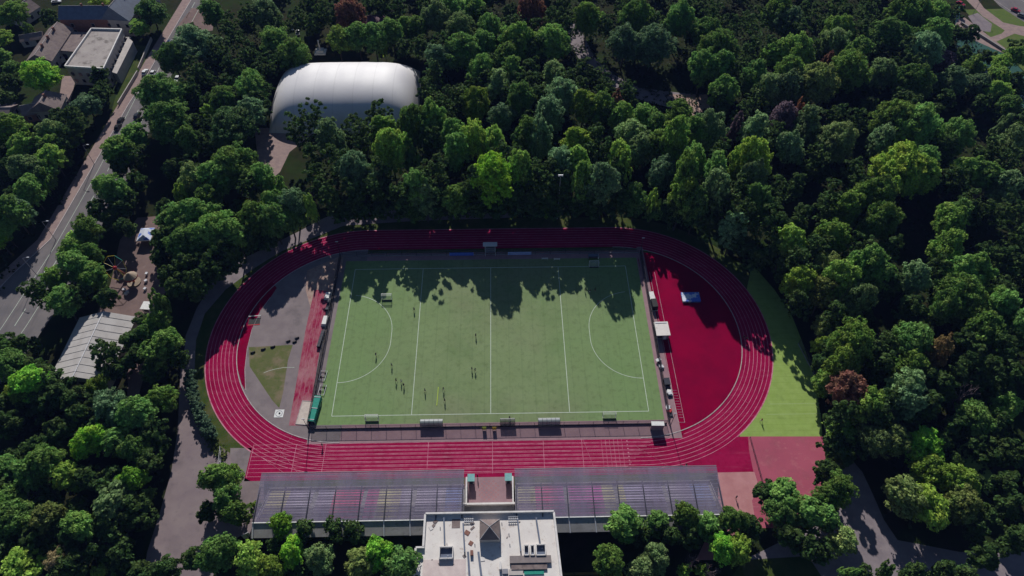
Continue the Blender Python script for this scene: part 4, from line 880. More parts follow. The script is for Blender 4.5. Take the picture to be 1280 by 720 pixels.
# ------------------------------------------------------------------ cars
M['carwhite'] = mat('white_car_paint', (.75, .75, .76), .25, spec=.5); M['carred'] = mat('red_car_paint', (.35, .02, .04), .25, spec=.5); M['carblack'] = mat('black_car_paint', (.015, .016, .02), .25, spec=.5); M['cargrey'] = mat('grey_car_paint', (.25, .26, .28), .3, metal=.4)
def car(p, rz, m_, label, group='cars on the avenue', name='car', L=4.4, van=False):
    s = thing(name, label, 'van' if van else 'car', (p[0], p[1], .01), rz, group); W = 1.78; H = 2.0 if van else 1.45
    hw = W/2
    prof = [(-L/2, .35), (-L/2+.05, .85), (-L/2+.9, .95), (L/2-1.1, .92), (L/2-.15, .75), (L/2, .35)]
    mb = MB(); n = len(prof)
    vs = [(x, -hw*(.93 if z > .8 else 1), z) for x, z in prof]+[(x, hw*(.93 if z > .8 else 1), z) for x, z in prof]
    mb.add(vs, [tuple(range(n))[::-1], tuple(range(n, 2*n))]+[(i, (i+1) % n, n+(i+1) % n, n+i) for i in range(n)]); mb.build('body', m_, s)
    x0, x1 = (-L/2+.1, L/2-.9) if van else (-L/2+.45, L/2-1.25)
    xa, xb = (x0+.1, x1-.45) if van else (x0+.5, x1-.75)
    mb = MB(); mb.add([(x0, -hw*.92, .9), (x1, -hw*.92, .9), (x1, hw*.92, .9), (x0, hw*.92, .9), (xa, -hw*.78, H-.04), (xb, -hw*.78, H-.04), (xb, hw*.78, H-.04), (xa, hw*.78, H-.04)], [(0,1,5,4),(1,2,6,5),(2,3,7,6),(3,0,4,7),(4,5,6,7)]); mb.build('window_band', 'glassdark', s)
    MB().box(((xa+xb)/2, 0, H), (xb-xa+.06, hw*1.58, .06)).build('roof', m_, s)
    for sx in (-L/2+.8, L/2-.85):
        for sy in (-1, 1):
            wv = MB().tube((sx, sy*(hw-.12), .32), (sx, sy*(hw+.02), .32), .33, 12).build('wheel', 'black', s); MB().tube((sx, sy*(hw), .32), (sx, sy*(hw+.03), .32), .18, 8).build('rim', 'palesteel', wv)
    for sy in (-1, 1): MB().box((L/2-.08, sy*.62, .62), (.14, .34, .16)).build('headlight', 'white', s); MB().box((-L/2+.03, sy*.66, .72), (.08, .28, .16)).build('tail_light', 'red', s)
rd = R_(88)
for (px, py, m_, lab, dz) in ((181, 89.5, 'carwhite', 'white car at the left of a close trio on the avenue', 0), (190.5, 91.5, 'carwhite', 'white car in the middle of a close trio on the avenue', 0), (195, 95, 'cargrey', 'silver car at the right of a close trio on the avenue', 0), (171, 144, 'carblack', 'dark car with light roof edge alone on the avenue by the crossing trees', 0), (221.5, 98, 'carwhite', 'white car half under the tree on the right side of the avenue', 0), (211.5, 53, 'carwhite', 'white car far up the avenue by the tree shade', 0)):
    p = at(px, py, .8); car(p, rd+dz+math.pi*(px > 186), m_, lab)
p = at(147, 158, .8); car(p, rd, 'carblack', 'black car in the tree shadow on the avenue, nearest the camera'); p = at(150.5, 150, .8); car(p, rd, 'carblack', 'black car in the shadow behind another dark one on the avenue')
p = at(59, 344.5, 1.0); car(p, rd+.1, 'carwhite', 'white van partly under trees at the right kerb of the avenue', 'vans', 'van', 5.0, True)
p = at(1270, 12, .8); car(p, R_(-42), 'carred', 'dark red car on the embankment road in the top right corner', 'cars by the canal'); p = at(1278, 19, .8); car(p, R_(-42), 'cargrey', 'grey car just below the red one on the embankment road', 'cars by the canal')
p = at(1201, 4, .8); car(p, R_(-60), 'carred', 'red car at the upper end of the embankment path', 'cars by the canal'); p = at(70, 1, .8); car(p, R_(10), 'carwhite', 'white car at the very top left behind the brick building', 'cars in the yards')
for px, py, lab in ((365, 34, 'left of two white cars in the shade behind the dome'), (372, 40, 'right of two white cars in the shade behind the dome')):
    p = at(px, py, .8); car(p, R_(100), 'carwhite', lab, 'cars behind the dome')
# ------------------------------------------------------------------ people
def person_mesh(stride, arm, name):
    """continuous body grown from a skeleton with the skin modifier"""
    J = [((0, 0, .95), .15), ((0, 0, 1.15), .135), ((0, 0, 1.38), .165), ((0, .0, 1.50), .065), ((0, .01, 1.60), .095), ((0, .015, 1.68), .10), ((0, .01, 1.74), .07)]
    E_ = [(0, 1), (1, 2), (2, 3), (3, 4), (4, 5), (5, 6)]
    for s_ in (-1, 1):
        st = stride*s_; k = len(J)
        J += [((s_*.10, 0, .90), .10), ((s_*.11, st*.5, .50), .065), ((s_*.11, st*.9-.03*abs(stride), .09), .045), ((s_*.12, st*.9+.16, .045), .042)]
        E_ += [(0, k), (k, k+1), (k+1, k+2), (k+2, k+3)]
        k = len(J); a = -st*arm
        J += [((s_*.20, 0, 1.42), .065), ((s_*.25, a*.5, 1.15), .045), ((s_*.25, a+.08, .92), .036), ((s_*.245, a+.12, .82), .042)]
        E_ += [(2, k), (k, k+1), (k+1, k+2), (k+2, k+3)]
    me = bpy.data.meshes.new(name); me.from_pydata([j[0] for j in J], E_, []); o = bpy.data.objects.new(name, me); C.objects.link(o)
    md = o.modifiers.new('skin', 'SKIN'); ss = o.modifiers.new('sub', 'SUBSURF'); ss.levels = 1
    for i, j in enumerate(J): me.skin_vertices[0].data[i].radius = (j[1], j[1])
    me.skin_vertices[0].data[0].use_root = True
    dg = bpy.context.evaluated_depsgraph_get(); dg.update(); m2 = bpy.data.meshes.new_from_object(o.evaluated_get(dg)); m2.name = name
    bpy.data.objects.remove(o); m2.materials.clear(); m2.materials.append(M['skin']); return m2, J
def loft(mb, secs, n=10):
    vs = []
    for (c, rx, ry) in secs:
        for i in range(n): t = 2*math.pi*i/n; vs.append((c[0]+rx*math.cos(t), c[1]+ry*math.sin(t), c[2]))
    fs = [(j*n+i, j*n+(i+1) % n, (j+1)*n+(i+1) % n, (j+1)*n+i) for j in range(len(secs)-1) for i in range(n)]+[tuple(range(n))[::-1], tuple(range((len(secs)-1)*n, len(secs)*n))]
    mb.add(vs, fs)
POSES = [person_mesh(.0, 0, 'person_body'), person_mesh(.22, .9, 'person_body'), person_mesh(.36, 1.0, 'person_body')]
def person(px, py, pose, rz, shirt, shorts, label, group='players and walkers on the pitch'):
    p = at(px, py); s = thing('person', label, 'person', (p.x, p.y, .03), rz, group); me, J = POSES[pose]
    o = bpy.data.objects.new('body', me); C.objects.link(o); o.parent = s
    mb = MB(); loft(mb, [((0, 0, .93), .175, .15), ((0, 0, 1.1), .17, .145), ((0, 0, 1.35), .215, .165), ((0, 0, 1.46), .20, .13), ((0, .0, 1.50), .09, .09)])
    for s_ in (-1, 1):
        a, b = Vector(J[7+8*(s_ > 0)+4][0]), Vector(J[7+8*(s_ > 0)+5][0]); mb.tube(a+Vector((-.04*s_, 0, .02)), a.lerp(b, .7), .09, 8, .07)
    mb.build('shirt', shirt, s)
    mb = MB(); loft(mb, [((0, 0, .80), .19, .16), ((0, 0, .97), .18, .155)])
    for s_ in (-1, 1):
        a, b = Vector(J[7+8*(s_ > 0)][0]), Vector(J[7+8*(s_ > 0)+1][0]); mb.tube(a, a.lerp(b, .75), .115, 8, .10)
    mb.build('shorts', shorts, s)
    mb = MB(); mb.ball((0, -.012, 1.71), .115, 10, 6, (1, 1.05, .85)); mb.build('hair', 'hair', s)
M['shirtdark'] = mat('dark_shirt', (.02, .022, .03), .8); M['shirtgrey'] = mat('grey_shirt', (.12, .13, .15), .8); M['shirtwhite'] = mat('white_shirt', (.6, .6, .62), .8); M['shirtred'] = mat('red_shirt', (.35, .03, .03), .8)
PP = [(470.3, 445, 'shirtdark', 'person standing alone inside the left circle'), (490, 458, 'shirtgrey', 'person just right of the left circle line'), (495.5, 477, 'shirtdark', 'person left of the pair near the left quarter line'), (502, 478, 'shirtwhite', 'left person of a close pair near the left quarter line'), (505, 483, 'shirtdark', 'person in the pair near the left quarter line, nearer the camera'),
 (531.5, 489.5, 'shirtgrey', 'person standing alone between quarter line and yellow line on the turf'), (554.5, 488, 'shirtdark', 'person farther from the near sideline in the pair by the yellow strip'), (556, 502, 'shirtdark', 'person nearer the near sideline in the pair by the yellow strip'), (594.8, 421, 'shirtdark', 'person alone left of the halfway line in mid pitch'), (590, 463, 'shirtdark', 'left person of the pair left of the halfway line'), (594, 464, 'shirtgrey', 'right person of the pair left of the halfway line'),
 (731, 364, 'shirtdark', 'leftmost of three people above the right circle'), (737, 366, 'shirtdark', 'middle of three people above the right circle'), (743.5, 364, 'shirtdark', 'rightmost of three people above the right circle'), (518, 388.5, 'shirtgrey', 'person at the tree shadow edge beside the second goal area'),
 (403.5, 558, 'shirtgrey', 'person on the near straight at the left corner of the pitch'), (929, 423, 'shirtdark', 'left runner on the right bend of the track'), (932.5, 425, 'shirtdark', 'right runner on the right bend of the track'), (951, 527, 'shirtred', 'person beside the outer edge of the right bend on the lawn'), (919.5, 623, 'shirtdark', 'person walking on the pale pink paving beside the right grandstand'),
 (597, 597, 'shirtdark', 'person standing at the track end of the tunnel plaza'), (857, 583, 'shirtdark', 'person on the near straight close to the right grandstand roof'), (637, 524, 'shirtdark', 'person beside the dark bench shelter at the halfway line')]
for i, (px, py, sh, lab) in enumerate(PP):
    person(px, py, (0, 1, 2, 1)[i % 4], rng.uniform(0, 6.28), sh, 'shirtdark' if i % 3 else 'shirtwhite', lab)
a, b = at(548, 484), at(546, 507); ln_ = MB(); ln_.tube((a.x, a.y, .04), (b.x, b.y, .04), .12, 5); tag(ln_.build('yellow_hose', 'lime'), 'thin yellow strip lying on the turf near the pair of people', 'strip')
# ------------------------------------------------------------------ trees
def quads_mesh(name, cen, nrm, size, mats, extra=None):
    """many small leaf-clump faces"""
    n = len(cen); nrm = nrm/np.linalg.norm(nrm, axis=1, keepdims=True)
    ref = rng.normal(size=(n, 3)); t = np.cross(nrm, ref); t /= np.linalg.norm(t, axis=1, keepdims=True); b = np.cross(nrm, t)
    s = size[:, None]; asp = rng.uniform(.6, 1.0, (n, 1))
    v = np.stack([cen-t*s-b*s*asp*.6, cen+t*s*.8-b*s*asp, cen+t*s+b*s*asp*.7, cen-t*s*.7+b*s*asp], 1).reshape(-1, 3)
    me = bpy.data.meshes.new(name); me.vertices.add(4*n); me.vertices.foreach_set('co', v.astype(np.float32).ravel())
    me.loops.add(4*n); me.loops.foreach_set('vertex_index', np.arange(4*n, dtype=np.int32)); me.polygons.add(n)
    me.polygons.foreach_set('loop_start', np.arange(0, 4*n, 4, dtype=np.int32)); me.polygons.foreach_set('loop_total', np.full(n, 4, dtype=np.int32))
    me.materials.append(M[mats]); me.update(); me.validate(); return me
def crown_points(R, H, nlobe, nleaf, leaf, lobe=(.26, .42), low=.22, sub=.95):
    """leaf clumps on the shells of many overlapping lobes inside an uneven crown"""
    ctr = []; k = 0
    while len(ctr) < nlobe and k < 4000:
        k += 1
        a = rng.uniform(0, 2*math.pi); u = rng.uniform(-.6, 1.0); rr = math.sqrt(max(0, 1-u*u))*rng.uniform(.55, 1.0)
        lr = R*rng.uniform(*lobe)
        hz = H*(1-low)/2; z0 = H*low+hz
        ex = rng.uniform(.78, 1.0) if rng.random() < .8 else rng.uniform(1.05, 1.25); p = np.array([math.cos(a)*rr*(R-lr*.75)*ex, math.sin(a)*rr*(R-lr*.75)*ex, z0+u*(hz-lr*.7)*rng.uniform(.75, 1.12)])
        if all(np.linalg.norm(p-q[0]) > .55*lr for q in ctr): ctr.append((p, lr))
    cen = []; nr = []
    tot = sum(l*l for _, l in ctr); per = 26; rs0 = sub
    for p, lr in ctr:
        K = max(3, int(nleaf*lr*lr/tot/per)); d = rng.normal(size=(K, 3)); d /= np.linalg.norm(d, axis=1, keepdims=True); d[:, 2] = np.where(d[:, 2] < -.45, -d[:, 2], d[:, 2])
        sc = p+d*lr*rng.uniform(.72, 1.12, (K, 1))*np.array([1, 1, .85])
        rs = rs0*rng.uniform(.55, 1.25, (K, 1))
        e = rng.normal(size=(K, per, 3)); e /= np.linalg.norm(e, axis=2, keepdims=True)
        e = e+d[:, None, :]*.7+np.array([0, 0, .45]); e /= np.linalg.norm(e, axis=2, keepdims=True)
        c = sc[:, None, :]+e*rs[:, :, None]*rng.uniform(.45, 1.05, (K, per, 1))*np.array([1, 1, .7])
        cen.append(c.reshape(-1, 3)); nr.append((e+rng.normal(scale=.38, size=e.shape)).reshape(-1, 3))
    m = int(nleaf*.10); d = rng.normal(size=(m, 3)); d /= np.linalg.norm(d, axis=1, keepdims=True); hz = H*(1-low)/2
    cen.append(d*rng.uniform(.2, .7, (m, 1))*np.array([R, R, hz])+np.array([0, 0, H*low+hz])); nr.append(rng.normal(size=(m, 3)))
    cen = np.concatenate(cen); nr = np.concatenate(nr)
    return cen, nr, leaf*rng.uniform(.6, 1.25, len(cen)), ctr
def limbs_mesh(R, H, ctr, r0, name='trunk', k=8):
    mb = MB(); top = Vector((rng.uniform(-.3, .3), rng.uniform(-.3, .3), H*.55)); midp = Vector((top.x*.5, top.y*.3, H*.28))
    mb.tube((0, 0, -.2), midp, r0, 8, r0*.8); mb.tube(midp, top, r0*.8, 7, r0*.45)
    for p, lr in ctr[:k]:
        s = midp.lerp(top, rng.uniform(0, 1)); e = Vector(p); m_ = s.lerp(e, .5)+Vector((0, 0, .5)); mb.tube(s, m_, r0*.38, 5, r0*.24); mb.tube(m_, e, r0*.24, 5, r0*.1)
    return mb.mesh(name, 'bark')
PROTO = {'tree': [], 'big': [], 'shrub': [], 'column': []}
for i in range(7):
    c, n_, s, ctr = crown_points(5.0, 14.0, (30, 40, 26, 48, 34, 30, 56)[i], 10500, .245, ((.22, .38), (.2, .32), (.24, .42), (.16, .28), (.2, .36), (.22, .36), (.14, .26))[i], (.22, .18, .26, .2, .3, .18, .2)[i])
    PROTO['tree'].append((quads_mesh('crown', c, n_, s, 'leaf'), limbs_mesh(5, 14, ctr, .28), 5.0, 14.0))
for i in range(4):
    c, n_, s, ctr = crown_points(8.5, 18.0, (70, 90, 60, 110)[i], 25000, .26, ((.13, .25), (.11, .21), (.14, .28), (.09, .2))[i], .2, 1.15)
    PROTO['big'].append((quads_mesh('crown', c, n_, s, 'leaf'), limbs_mesh(8.5, 18, ctr, .42, k=12), 8.5, 18.0))
for i in range(4):
    c, n_, s, ctr = crown_points(2.2, 3.4, 12, 2200, .17, (.3, .5), .05, .45)
    PROTO['shrub'].append((quads_mesh('foliage', c, n_, s, 'leaf'), limbs_mesh(2.2, 3.4, ctr, .09, 'stem', 5), 2.2, 3.4))
for i in range(3):
    c, n_, s, ctr = crown_points(3.2, 13.0, 18, 4200, .27, (.34, .55), .1)
    PROTO['column'].append((quads_mesh('crown', c, n_, s, 'leaf'), limbs_mesh(3.2, 13, ctr, .2), 3.2, 13.0))
def bare_mesh(H, seed):
    r = random.Random(seed); mb = MB()
    def grow(p, d, L, rad, k):
        e = p+d*L; mb.tube(p, e, rad, 5 if k < 2 else 3, rad*.65)
        if k >= 5: return
        for _ in range(3 if k < 4 else 2):
            nd = (d+Vector((r.uniform(-.8, .8), r.uniform(-.8, .8), r.uniform(-.15, .5)))).normalized(); grow(p.lerp(e, r.uniform(.6, 1)), nd, L*r.uniform(.6, .85), rad*.6, k+1)
    grow(Vector((0, 0, -.2)), Vector((0, 0, 1)), H*.3, .26, 0)
    return mb
BARE = []
for i in range(3):
    mb = bare_mesh(12, i+3); tm = MB().tube((0, 0, -.2), (0, 0, 3.6), .3, 7, .22).mesh('trunk', 'deadwood'); BARE.append((mb.mesh('branches', 'deadwood'), tm, 4.6, 12.0))

COL = {'g': (.063, .111, .025), 'd': (.052, .092, .028), 'y': (.098, .150, .026), 'l': (.098, .188, .020), 'b': (.074, .116, .050), 'o': (.090, .118, .038), 'r': (.098, .046, .030), 't': (.105, .080, .038), 'p': (.075, .050, .055), 'n': (.2, .2, .2)}
CW = {'g': 'mid green', 'd': 'dark green', 'y': 'yellowish green', 'l': 'bright lime green', 'b': 'grey green', 'o': 'olive green', 'r': 'red brown', 't': 'tan brown', 'p': 'plum grey', 'n': 'leafless grey'}
TR = {
'at the foot of the top straight wood': 'd 424 262 12,d 450 258 12,d 474 262 12,d 500 259 13,g 522 262 12,d 546 259 13,d 570 262 12,d 594 260 13,d 620 262 13,d 646 259 12,d 668 262 12,d 692 260 13,d 716 262 12,d 742 259 13,d 766 261 12,d 790 259 13,g 815 262 12,d 840 264 12,d 864 268 12,d 888 276 12,d 910 288 12,d 930 302 12,d 950 318 11',
'by the top left houses': "g 15 15 20,y 4 48 14,d 61 21 11,l 48 92 27,g 14 84 12,y 8 122 11,d 125 95,d 5 100 12,b 108 130 18,d 128 122 17,y 173 34 13,g 197 12 22,d 230 14 15,y 122 3 12,d 82 19 8,g 35 38 8,g 0 68 12,d 140 112 15,g 20 100 9,d 95 150 8",
'left of the avenue, upper wood': "g 15 165 18,g 32 187 16,o 62 165 13,d 50 190 14,g 66 180 12,y 95 197 14,b 33 212 17,g 45 238 16,d 22 245 13,d 84 185 11,l 72 232 8,g 58 222 12,g 82 215 12,d 100 170 14,d 115 150 15,d 8 210 14",
'left of the avenue, lower wood': "g 15 266 19,b 45 262 14,l 30 297 13,g 8 290 12,l 6 335 13,d 20 315 14,d 60 268 10,d 0 372 12",
'right of the avenue by the cars': "b 238 50 26,g 212 66 17,d 240 78 18,d 270 57 19,g 240 35 9,d 282 22 14,d 305 12 14,g 195 112 26,g 210 143 24,d 236 102 12,d 186 140 16,g 228 168 12,g 262 8 12,d 250 85 12",
'between avenue and yard': "g 168 170 15,g 152 188 18,d 170 195 14,g 145 240 17,g 130 232 14,g 162 248 11,d 122 262 12,o 146 210 10,g 110 290 16,y 94 302 12,g 75 315 15,g 96 332 18,d 50 368 19,g 76 376 18,g 112 348 16,g 60 348 14,g 112 318 12,d 98 368 14,d 150 262 12,d 158 284 11,d 134 372 11,d 172 225 11,d 135 275 10",
'left of the white dome': "g 285 78 10,d 308 60 13,g 300 85 10,g 310 102 16,y 280 98 9,g 275 120 13,y 258 137 8,y 256 149 9,d 290 155 22,b 312 135 13,d 250 172 11,d 262 122 9,b 330 15 15,d 346 26 12,g 372 18 10,g 388 25 9,d 405 12 15,g 340 45 16,p 342 53 9,l 346 70 9,g 366 62 16,d 334 76 15,g 325 103 11,d 322 122 11,d 290 40 11",
'behind the white dome': "r 437 16 16,y 422 50 14,g 447 46 14,g 468 50 14,g 490 42 13,g 505 34 12,g 520 36 13,d 500 14 13,y 480 58 8,d 525 60 13,d 505 60 11,d 460 8 10,d 420 20 12,d 385 8 10,d 478 5 12,p 402 22 9,d 535 5 12",
'in the wood right of the dome': "b 549 15 15,g 566 10 14,g 590 8 12,b 577 30 15,g 600 14 11,g 613 28 14,d 548 50 15,b 546 64 12,g 580 60 18,g 606 50 12,d 610 74 13,g 625 45 10,g 632 62 13,d 540 86 14,g 600 80 14,b 622 96 14,y 606 96 10,g 590 102 10,b 576 112 11,y 597 120 15,d 560 122 18,d 546 130 16,g 636 110 11,b 622 138 13,d 536 104 12,g 640 80 12",
'between dome and track': "d 390 135 17,d 368 145 14,b 410 160 15,d 440 150 16,d 473 135 16,d 455 164 16,g 480 155 12,g 515 150 17,g 540 142 14,d 537 162 13,b 387 182 9,b 444 198 17,g 392 209 11,y 487 176 17,g 512 184 8,b 466 220 11,g 513 218 13,y 549 203 9,g 567 180 12,y 593 160 14,g 566 152 12,d 420 190 15,d 470 200 14,d 530 206 14,g 548 242 11,b 530 238 13,g 572 240 14,b 588 236 10,y 388 247 6,d 500 236 13,d 590 212 12,d 405 228 12,d 438 262 9,d 440 232 13,y 618 168 13",
'above the left bend': "b 362 245 13,g 337 266 17,g 360 272 14,g 325 215 13,g 345 226 6,g 338 246 12,g 290 285 14,g 316 268 13,g 305 292 11,d 282 312 13,g 265 285 21,g 243 268 24,g 237 300 17,g 206 270 9,g 205 256 9,d 202 292 12,g 290 206 23,g 265 216 15,d 236 203 12,y 222 238 8,o 236 222 13,g 258 240 12,y 206 338 9,g 217 350 11,d 226 328 12,g 192 368 8,d 310 225 14,d 255 318 13,d 262 332 12,d 240 348 11,d 288 320 11,d 330 300 10",
'behind the top straight, centre': "l 612 212 23,d 600 244 12,g 648 238 11,l 682 263 5,b 658 242 11,y 648 200 13,g 645 176 9,l 660 146 9,b 676 166 12,y 720 160 13,y 720 190 12,g 745 162 11,g 760 183 11,g 738 180 9,b 697 192 14,g 690 205 11,g 726 213 12,b 760 216 15,d 700 214 12,g 656 152 12,d 630 240 12,b 772 206 9,y 783 194 14,d 670 205 13,d 740 235 13,d 685 230 12,d 625 185 13",
'behind the top straight, right': "g 797 240 13,y 819 243 8,g 825 180 15,b 830 206 15,y 860 208 12,g 870 186 13,g 896 204 14,y 858 229 14,b 905 220 16,g 926 226 11,y 936 190 17,b 952 214 12,g 956 236 13,g 876 242 12,d 894 252 14,b 790 160 15,g 820 152 12,b 800 176 15,g 850 165 13,g 775 238 10,d 930 252 14,b 925 270 12,d 845 248 12,g 905 180 12,d 960 262 14",
'left of the dark clearing': "r 665 8 14,r 688 18 12,g 648 18 12,g 666 30 11,g 650 46 16,g 690 48 18,g 671 54 12,y 712 22 11,g 735 12 14,b 705 5 10,y 758 24 9,b 665 80 11,b 692 88 13,g 650 92 10,g 712 92 9,b 732 82 10,b 750 83 11,y 665 98 10,g 650 118 15,b 672 110 9,b 705 112 17,g 727 105 10,y 730 126 13,b 690 132 16,g 757 106 11,r 771 120 8,b 786 108 12,g 752 126 13,b 765 136 10,g 781 138 13,g 806 136 14,g 848 136 14,g 636 30 12",
'around the dark clearing': "g 800 16 15,b 823 20 11,g 848 18 14,b 782 43 17,b 818 45 19,d 780 2 12,d 852 0 12,d 895 10 14,g 890 32 16,g 918 25 12,d 946 20 19,g 900 58 19,g 940 48 11,y 937 62 12,g 905 75 13,g 882 73 13,g 946 86 13,g 912 106 13,g 905 119 10,y 930 133 10,d 950 115 14,g 870 156 13,b 890 156 16,p 926 148 8,b 945 150 15,n 908 162 11,d 925 85 12",
'in the right wood, top edge': "g 975 10 15,b 988 18 14,g 1010 8 12,d 1040 6 18,g 1046 32 14,y 1058 36 8,d 1066 30 12,b 965 55 11,g 976 62 13,g 996 57 17,b 1025 50 12,b 1050 50 15,g 1075 60 13,r 1097 53 10,g 1115 38 19,d 1132 56 14,g 1130 12 16,g 1150 14 15,g 1170 16 14,b 1156 55 17,d 1150 74 14,g 1177 36 15,d 1190 14 15,r 1137 70 10,p 1182 72 14,g 1210 62 12,g 1216 80 14,r 1039 70 8,d 1000 30 14,d 1088 5 14,d 1085 30 13",
'in the right wood at dome height': "g 1065 80 19,b 1110 80 13,o 1018 98 19,g 990 86 14,b 985 104 14,b 965 104 13,g 1147 92 18,b 1195 98 17,b 1225 102 14,b 1185 117 10,d 1140 114 14,p 1146 127 9,r 1000 135 7,p 981 140 13,b 1010 150 15,b 1050 138 12,g 1075 145 12,o 1050 166 20,g 1122 150 24,g 1148 156 24,b 1105 166 14,g 1200 160 18,y 1126 200 24,y 1150 206 18,g 1161 195 14,g 1188 178 12,d 970 160 14,b 995 176 13,d 1170 135 12,d 1025 190 13",
'by the canal and right edge': "g 1272 57 12,y 1258 78 13,g 1275 66 14,g 1250 92 15,y 1250 112 14,g 1275 97 12,g 1265 126 15,y 1232 122 10,b 1255 146 8,b 1270 170 13,g 1222 206 15,g 1238 212 15,g 1196 216 12,g 1210 222 11,d 1262 192 17,b 1262 230 14,d 1266 260 17,n 1230 228 10,d 1278 150 13,g 1194 270 16,g 1203 262 13,g 1190 298 15,r 1236 312 12,g 1260 316 12,g 1277 322 12,d 1232 255 12,d 1278 290 14,d 1240 180 12,d 1215 245 12",
'in the right wood by the bend': "b 1070 202 10,b 1080 218 12,y 1042 232 10,y 1043 248 12,g 1066 256 14,g 1100 240 20,g 1106 262 18,b 975 226 11,g 996 222 9,g 966 246 12,g 1005 260 12,g 980 268 12,y 990 292 14,b 970 300 9,g 1052 282 15,b 1035 300 11,y 1000 350 14,o 1035 328 18,y 1055 342 16,g 1086 326 16,g 1106 332 15,g 1120 344 12,b 1078 366 14,o 1035 360 15,b 1000 372 12,b 1147 336 14,o 1015 338 12,d 1020 300 13,d 1000 315 13,d 1080 298 14,d 1122 300 11,d 985 330 12,d 1150 372 11",
'at the far right edge, middle': "g 1206 334 17,g 1226 332 14,g 1180 330 12,g 1206 366 22,g 1188 382 14,g 1245 360 14,g 1262 376 15,g 1276 396 14,g 1226 386 13,g 1246 406 16,g 1208 420 10,r 1274 422 9,d 1256 430 14,d 1272 460 14,d 1225 440 12,g 1265 350 12,d 1240 455 13",
'in the right wood by the lawn': "o 1033 402 13,y 1030 424 8,g 1072 420 20,g 1098 424 12,y 1060 444 15,g 1112 420 9,g 1150 420 18,y 1145 448 16,y 1108 446 12,t 1180 438 14,t 1208 456 10,t 1188 476 12,n 1222 486 16,b 1135 476 16,r 1070 475 16,y 1040 475 14,b 1148 496 15,y 1095 495 14,y 1106 515 11,g 1058 420 12,d 1030 450 10,d 1120 495 12,d 1060 510 12,d 1172 500 13,d 1170 465 11,d 1050 385 11",
'in the right wood by pink court': "y 1058 538 14,o 1046 556 12,g 1080 555 12,g 1056 566 11,o 1095 548 14,o 1122 548 16,l 1160 545 17,y 1178 550 12,g 1220 522 18,d 1246 526 16,g 1266 502 14,g 1250 490 11,d 1235 558 14,d 1264 562 14,d 1200 530 13,d 1140 525 12",
'in the lower right corner': "y 1170 588 18,y 1200 592 19,o 1140 616 18,y 1172 630 22,o 1208 628 20,b 1240 640 12,d 1270 625 15,d 1262 600 13,g 1228 660 9,o 1150 712 12,d 1120 712 8,g 1066 708 8,d 1240 690 14,d 1275 670 14,b 1215 714 9,d 1188 708 9,g 1085 714 9",
'just below the pink court': "y 1033 590 12,g 1050 613 17,g 1032 625 14,g 985 620 17,o 962 616 12,g 974 640 16,g 1008 642 16,g 1036 650 13,o 1050 676 13,d 1010 680 15,b 1030 688 12,d 985 668 13",
'in front of the right grandstand': "g 778 655 18,g 820 656 13,g 806 668 11,g 856 645 15,g 882 655 13,g 838 668 12,g 862 672 12,g 915 653 14,g 940 652 11,g 757 700 17,o 805 710 14,b 822 698 13,n 866 702 11,n 890 708 12,l 904 690 14,y 926 682 14,y 856 712 8,y 878 714 8,d 935 668 10,d 900 670 10",
'in front of the left grandstand': "g 268 596 15,g 288 600 15,g 283 622 14,g 298 640 13,y 318 638 8,l 348 660 13,g 385 664 11,d 420 662 12,g 445 665 12,g 272 692 20,y 240 697 11,y 315 696 16,l 362 692 14,b 398 698 16,l 475 690 16,g 500 708 19,o 446 706 16,y 335 712 14,g 345 683 10,l 372 714 10,g 212 714 12,d 260 640 10",
'around the barn': "g 15 455 19,l 42 477 19,y 20 496 13,g 3 440 13,y 123 481 13,d 135 443 17,y 164 428 11,l 145 462 12,g 184 422 13,g 200 400 14,g 215 430 17,g 197 447 15,d 180 405 10,g 205 495 16,d 168 446 12,d 225 450 10,d 30 430 11,d 190 465 11",
'by the lower left ochre grass': "b 140 508 18,g 174 520 18,g 103 518 12,l 115 550 16,g 145 550 14,l 156 560 11,b 200 555 9,g 168 566 13,b 44 553 12,b 18 574 9,d 190 540 13,d 130 530 12,d 60 480 12,d 80 500 10,g 185 578 12,d 10 530 15",
'in the lower left corner wood': "g 10 590 15,g 38 592 16,g 65 578 17,y 86 596 13,y 110 598 11,n 38 624 12,g 8 628 14,g 15 655 19,o 66 645 15,l 96 630 9,g 106 658 16,g 40 655 14,b 54 680 9,y 30 706 16,t 78 702 13,y 95 706 12,b 140 632 17,g 156 646 12,l 165 600 13,g 168 638 12,g 185 616 8,b 180 652 9,y 176 713 9,b 200 712 12,b 60 617 9,y 124 713 8,d 90 672 12,d 140 664 12,d 10 690 15,d 120 690 10,g 150 690 11,d 135 612 11"}
entries = []
for zone, s_ in TR.items():
    for e in s_.split(','):
        w = e.split()
        if len(w) == 3: w.append('14')
        entries.append([zone, w[0], float(w[1]), float(w[2]), float(w[3])])
SHR = 8.6
trees = [e for e in entries if e[4] > SHR and e[1] != 'n']; shr = [e for e in entries if e[4] <= SHR and e[1] != 'n']; bare = [e for e in entries if e[1] == 'n']
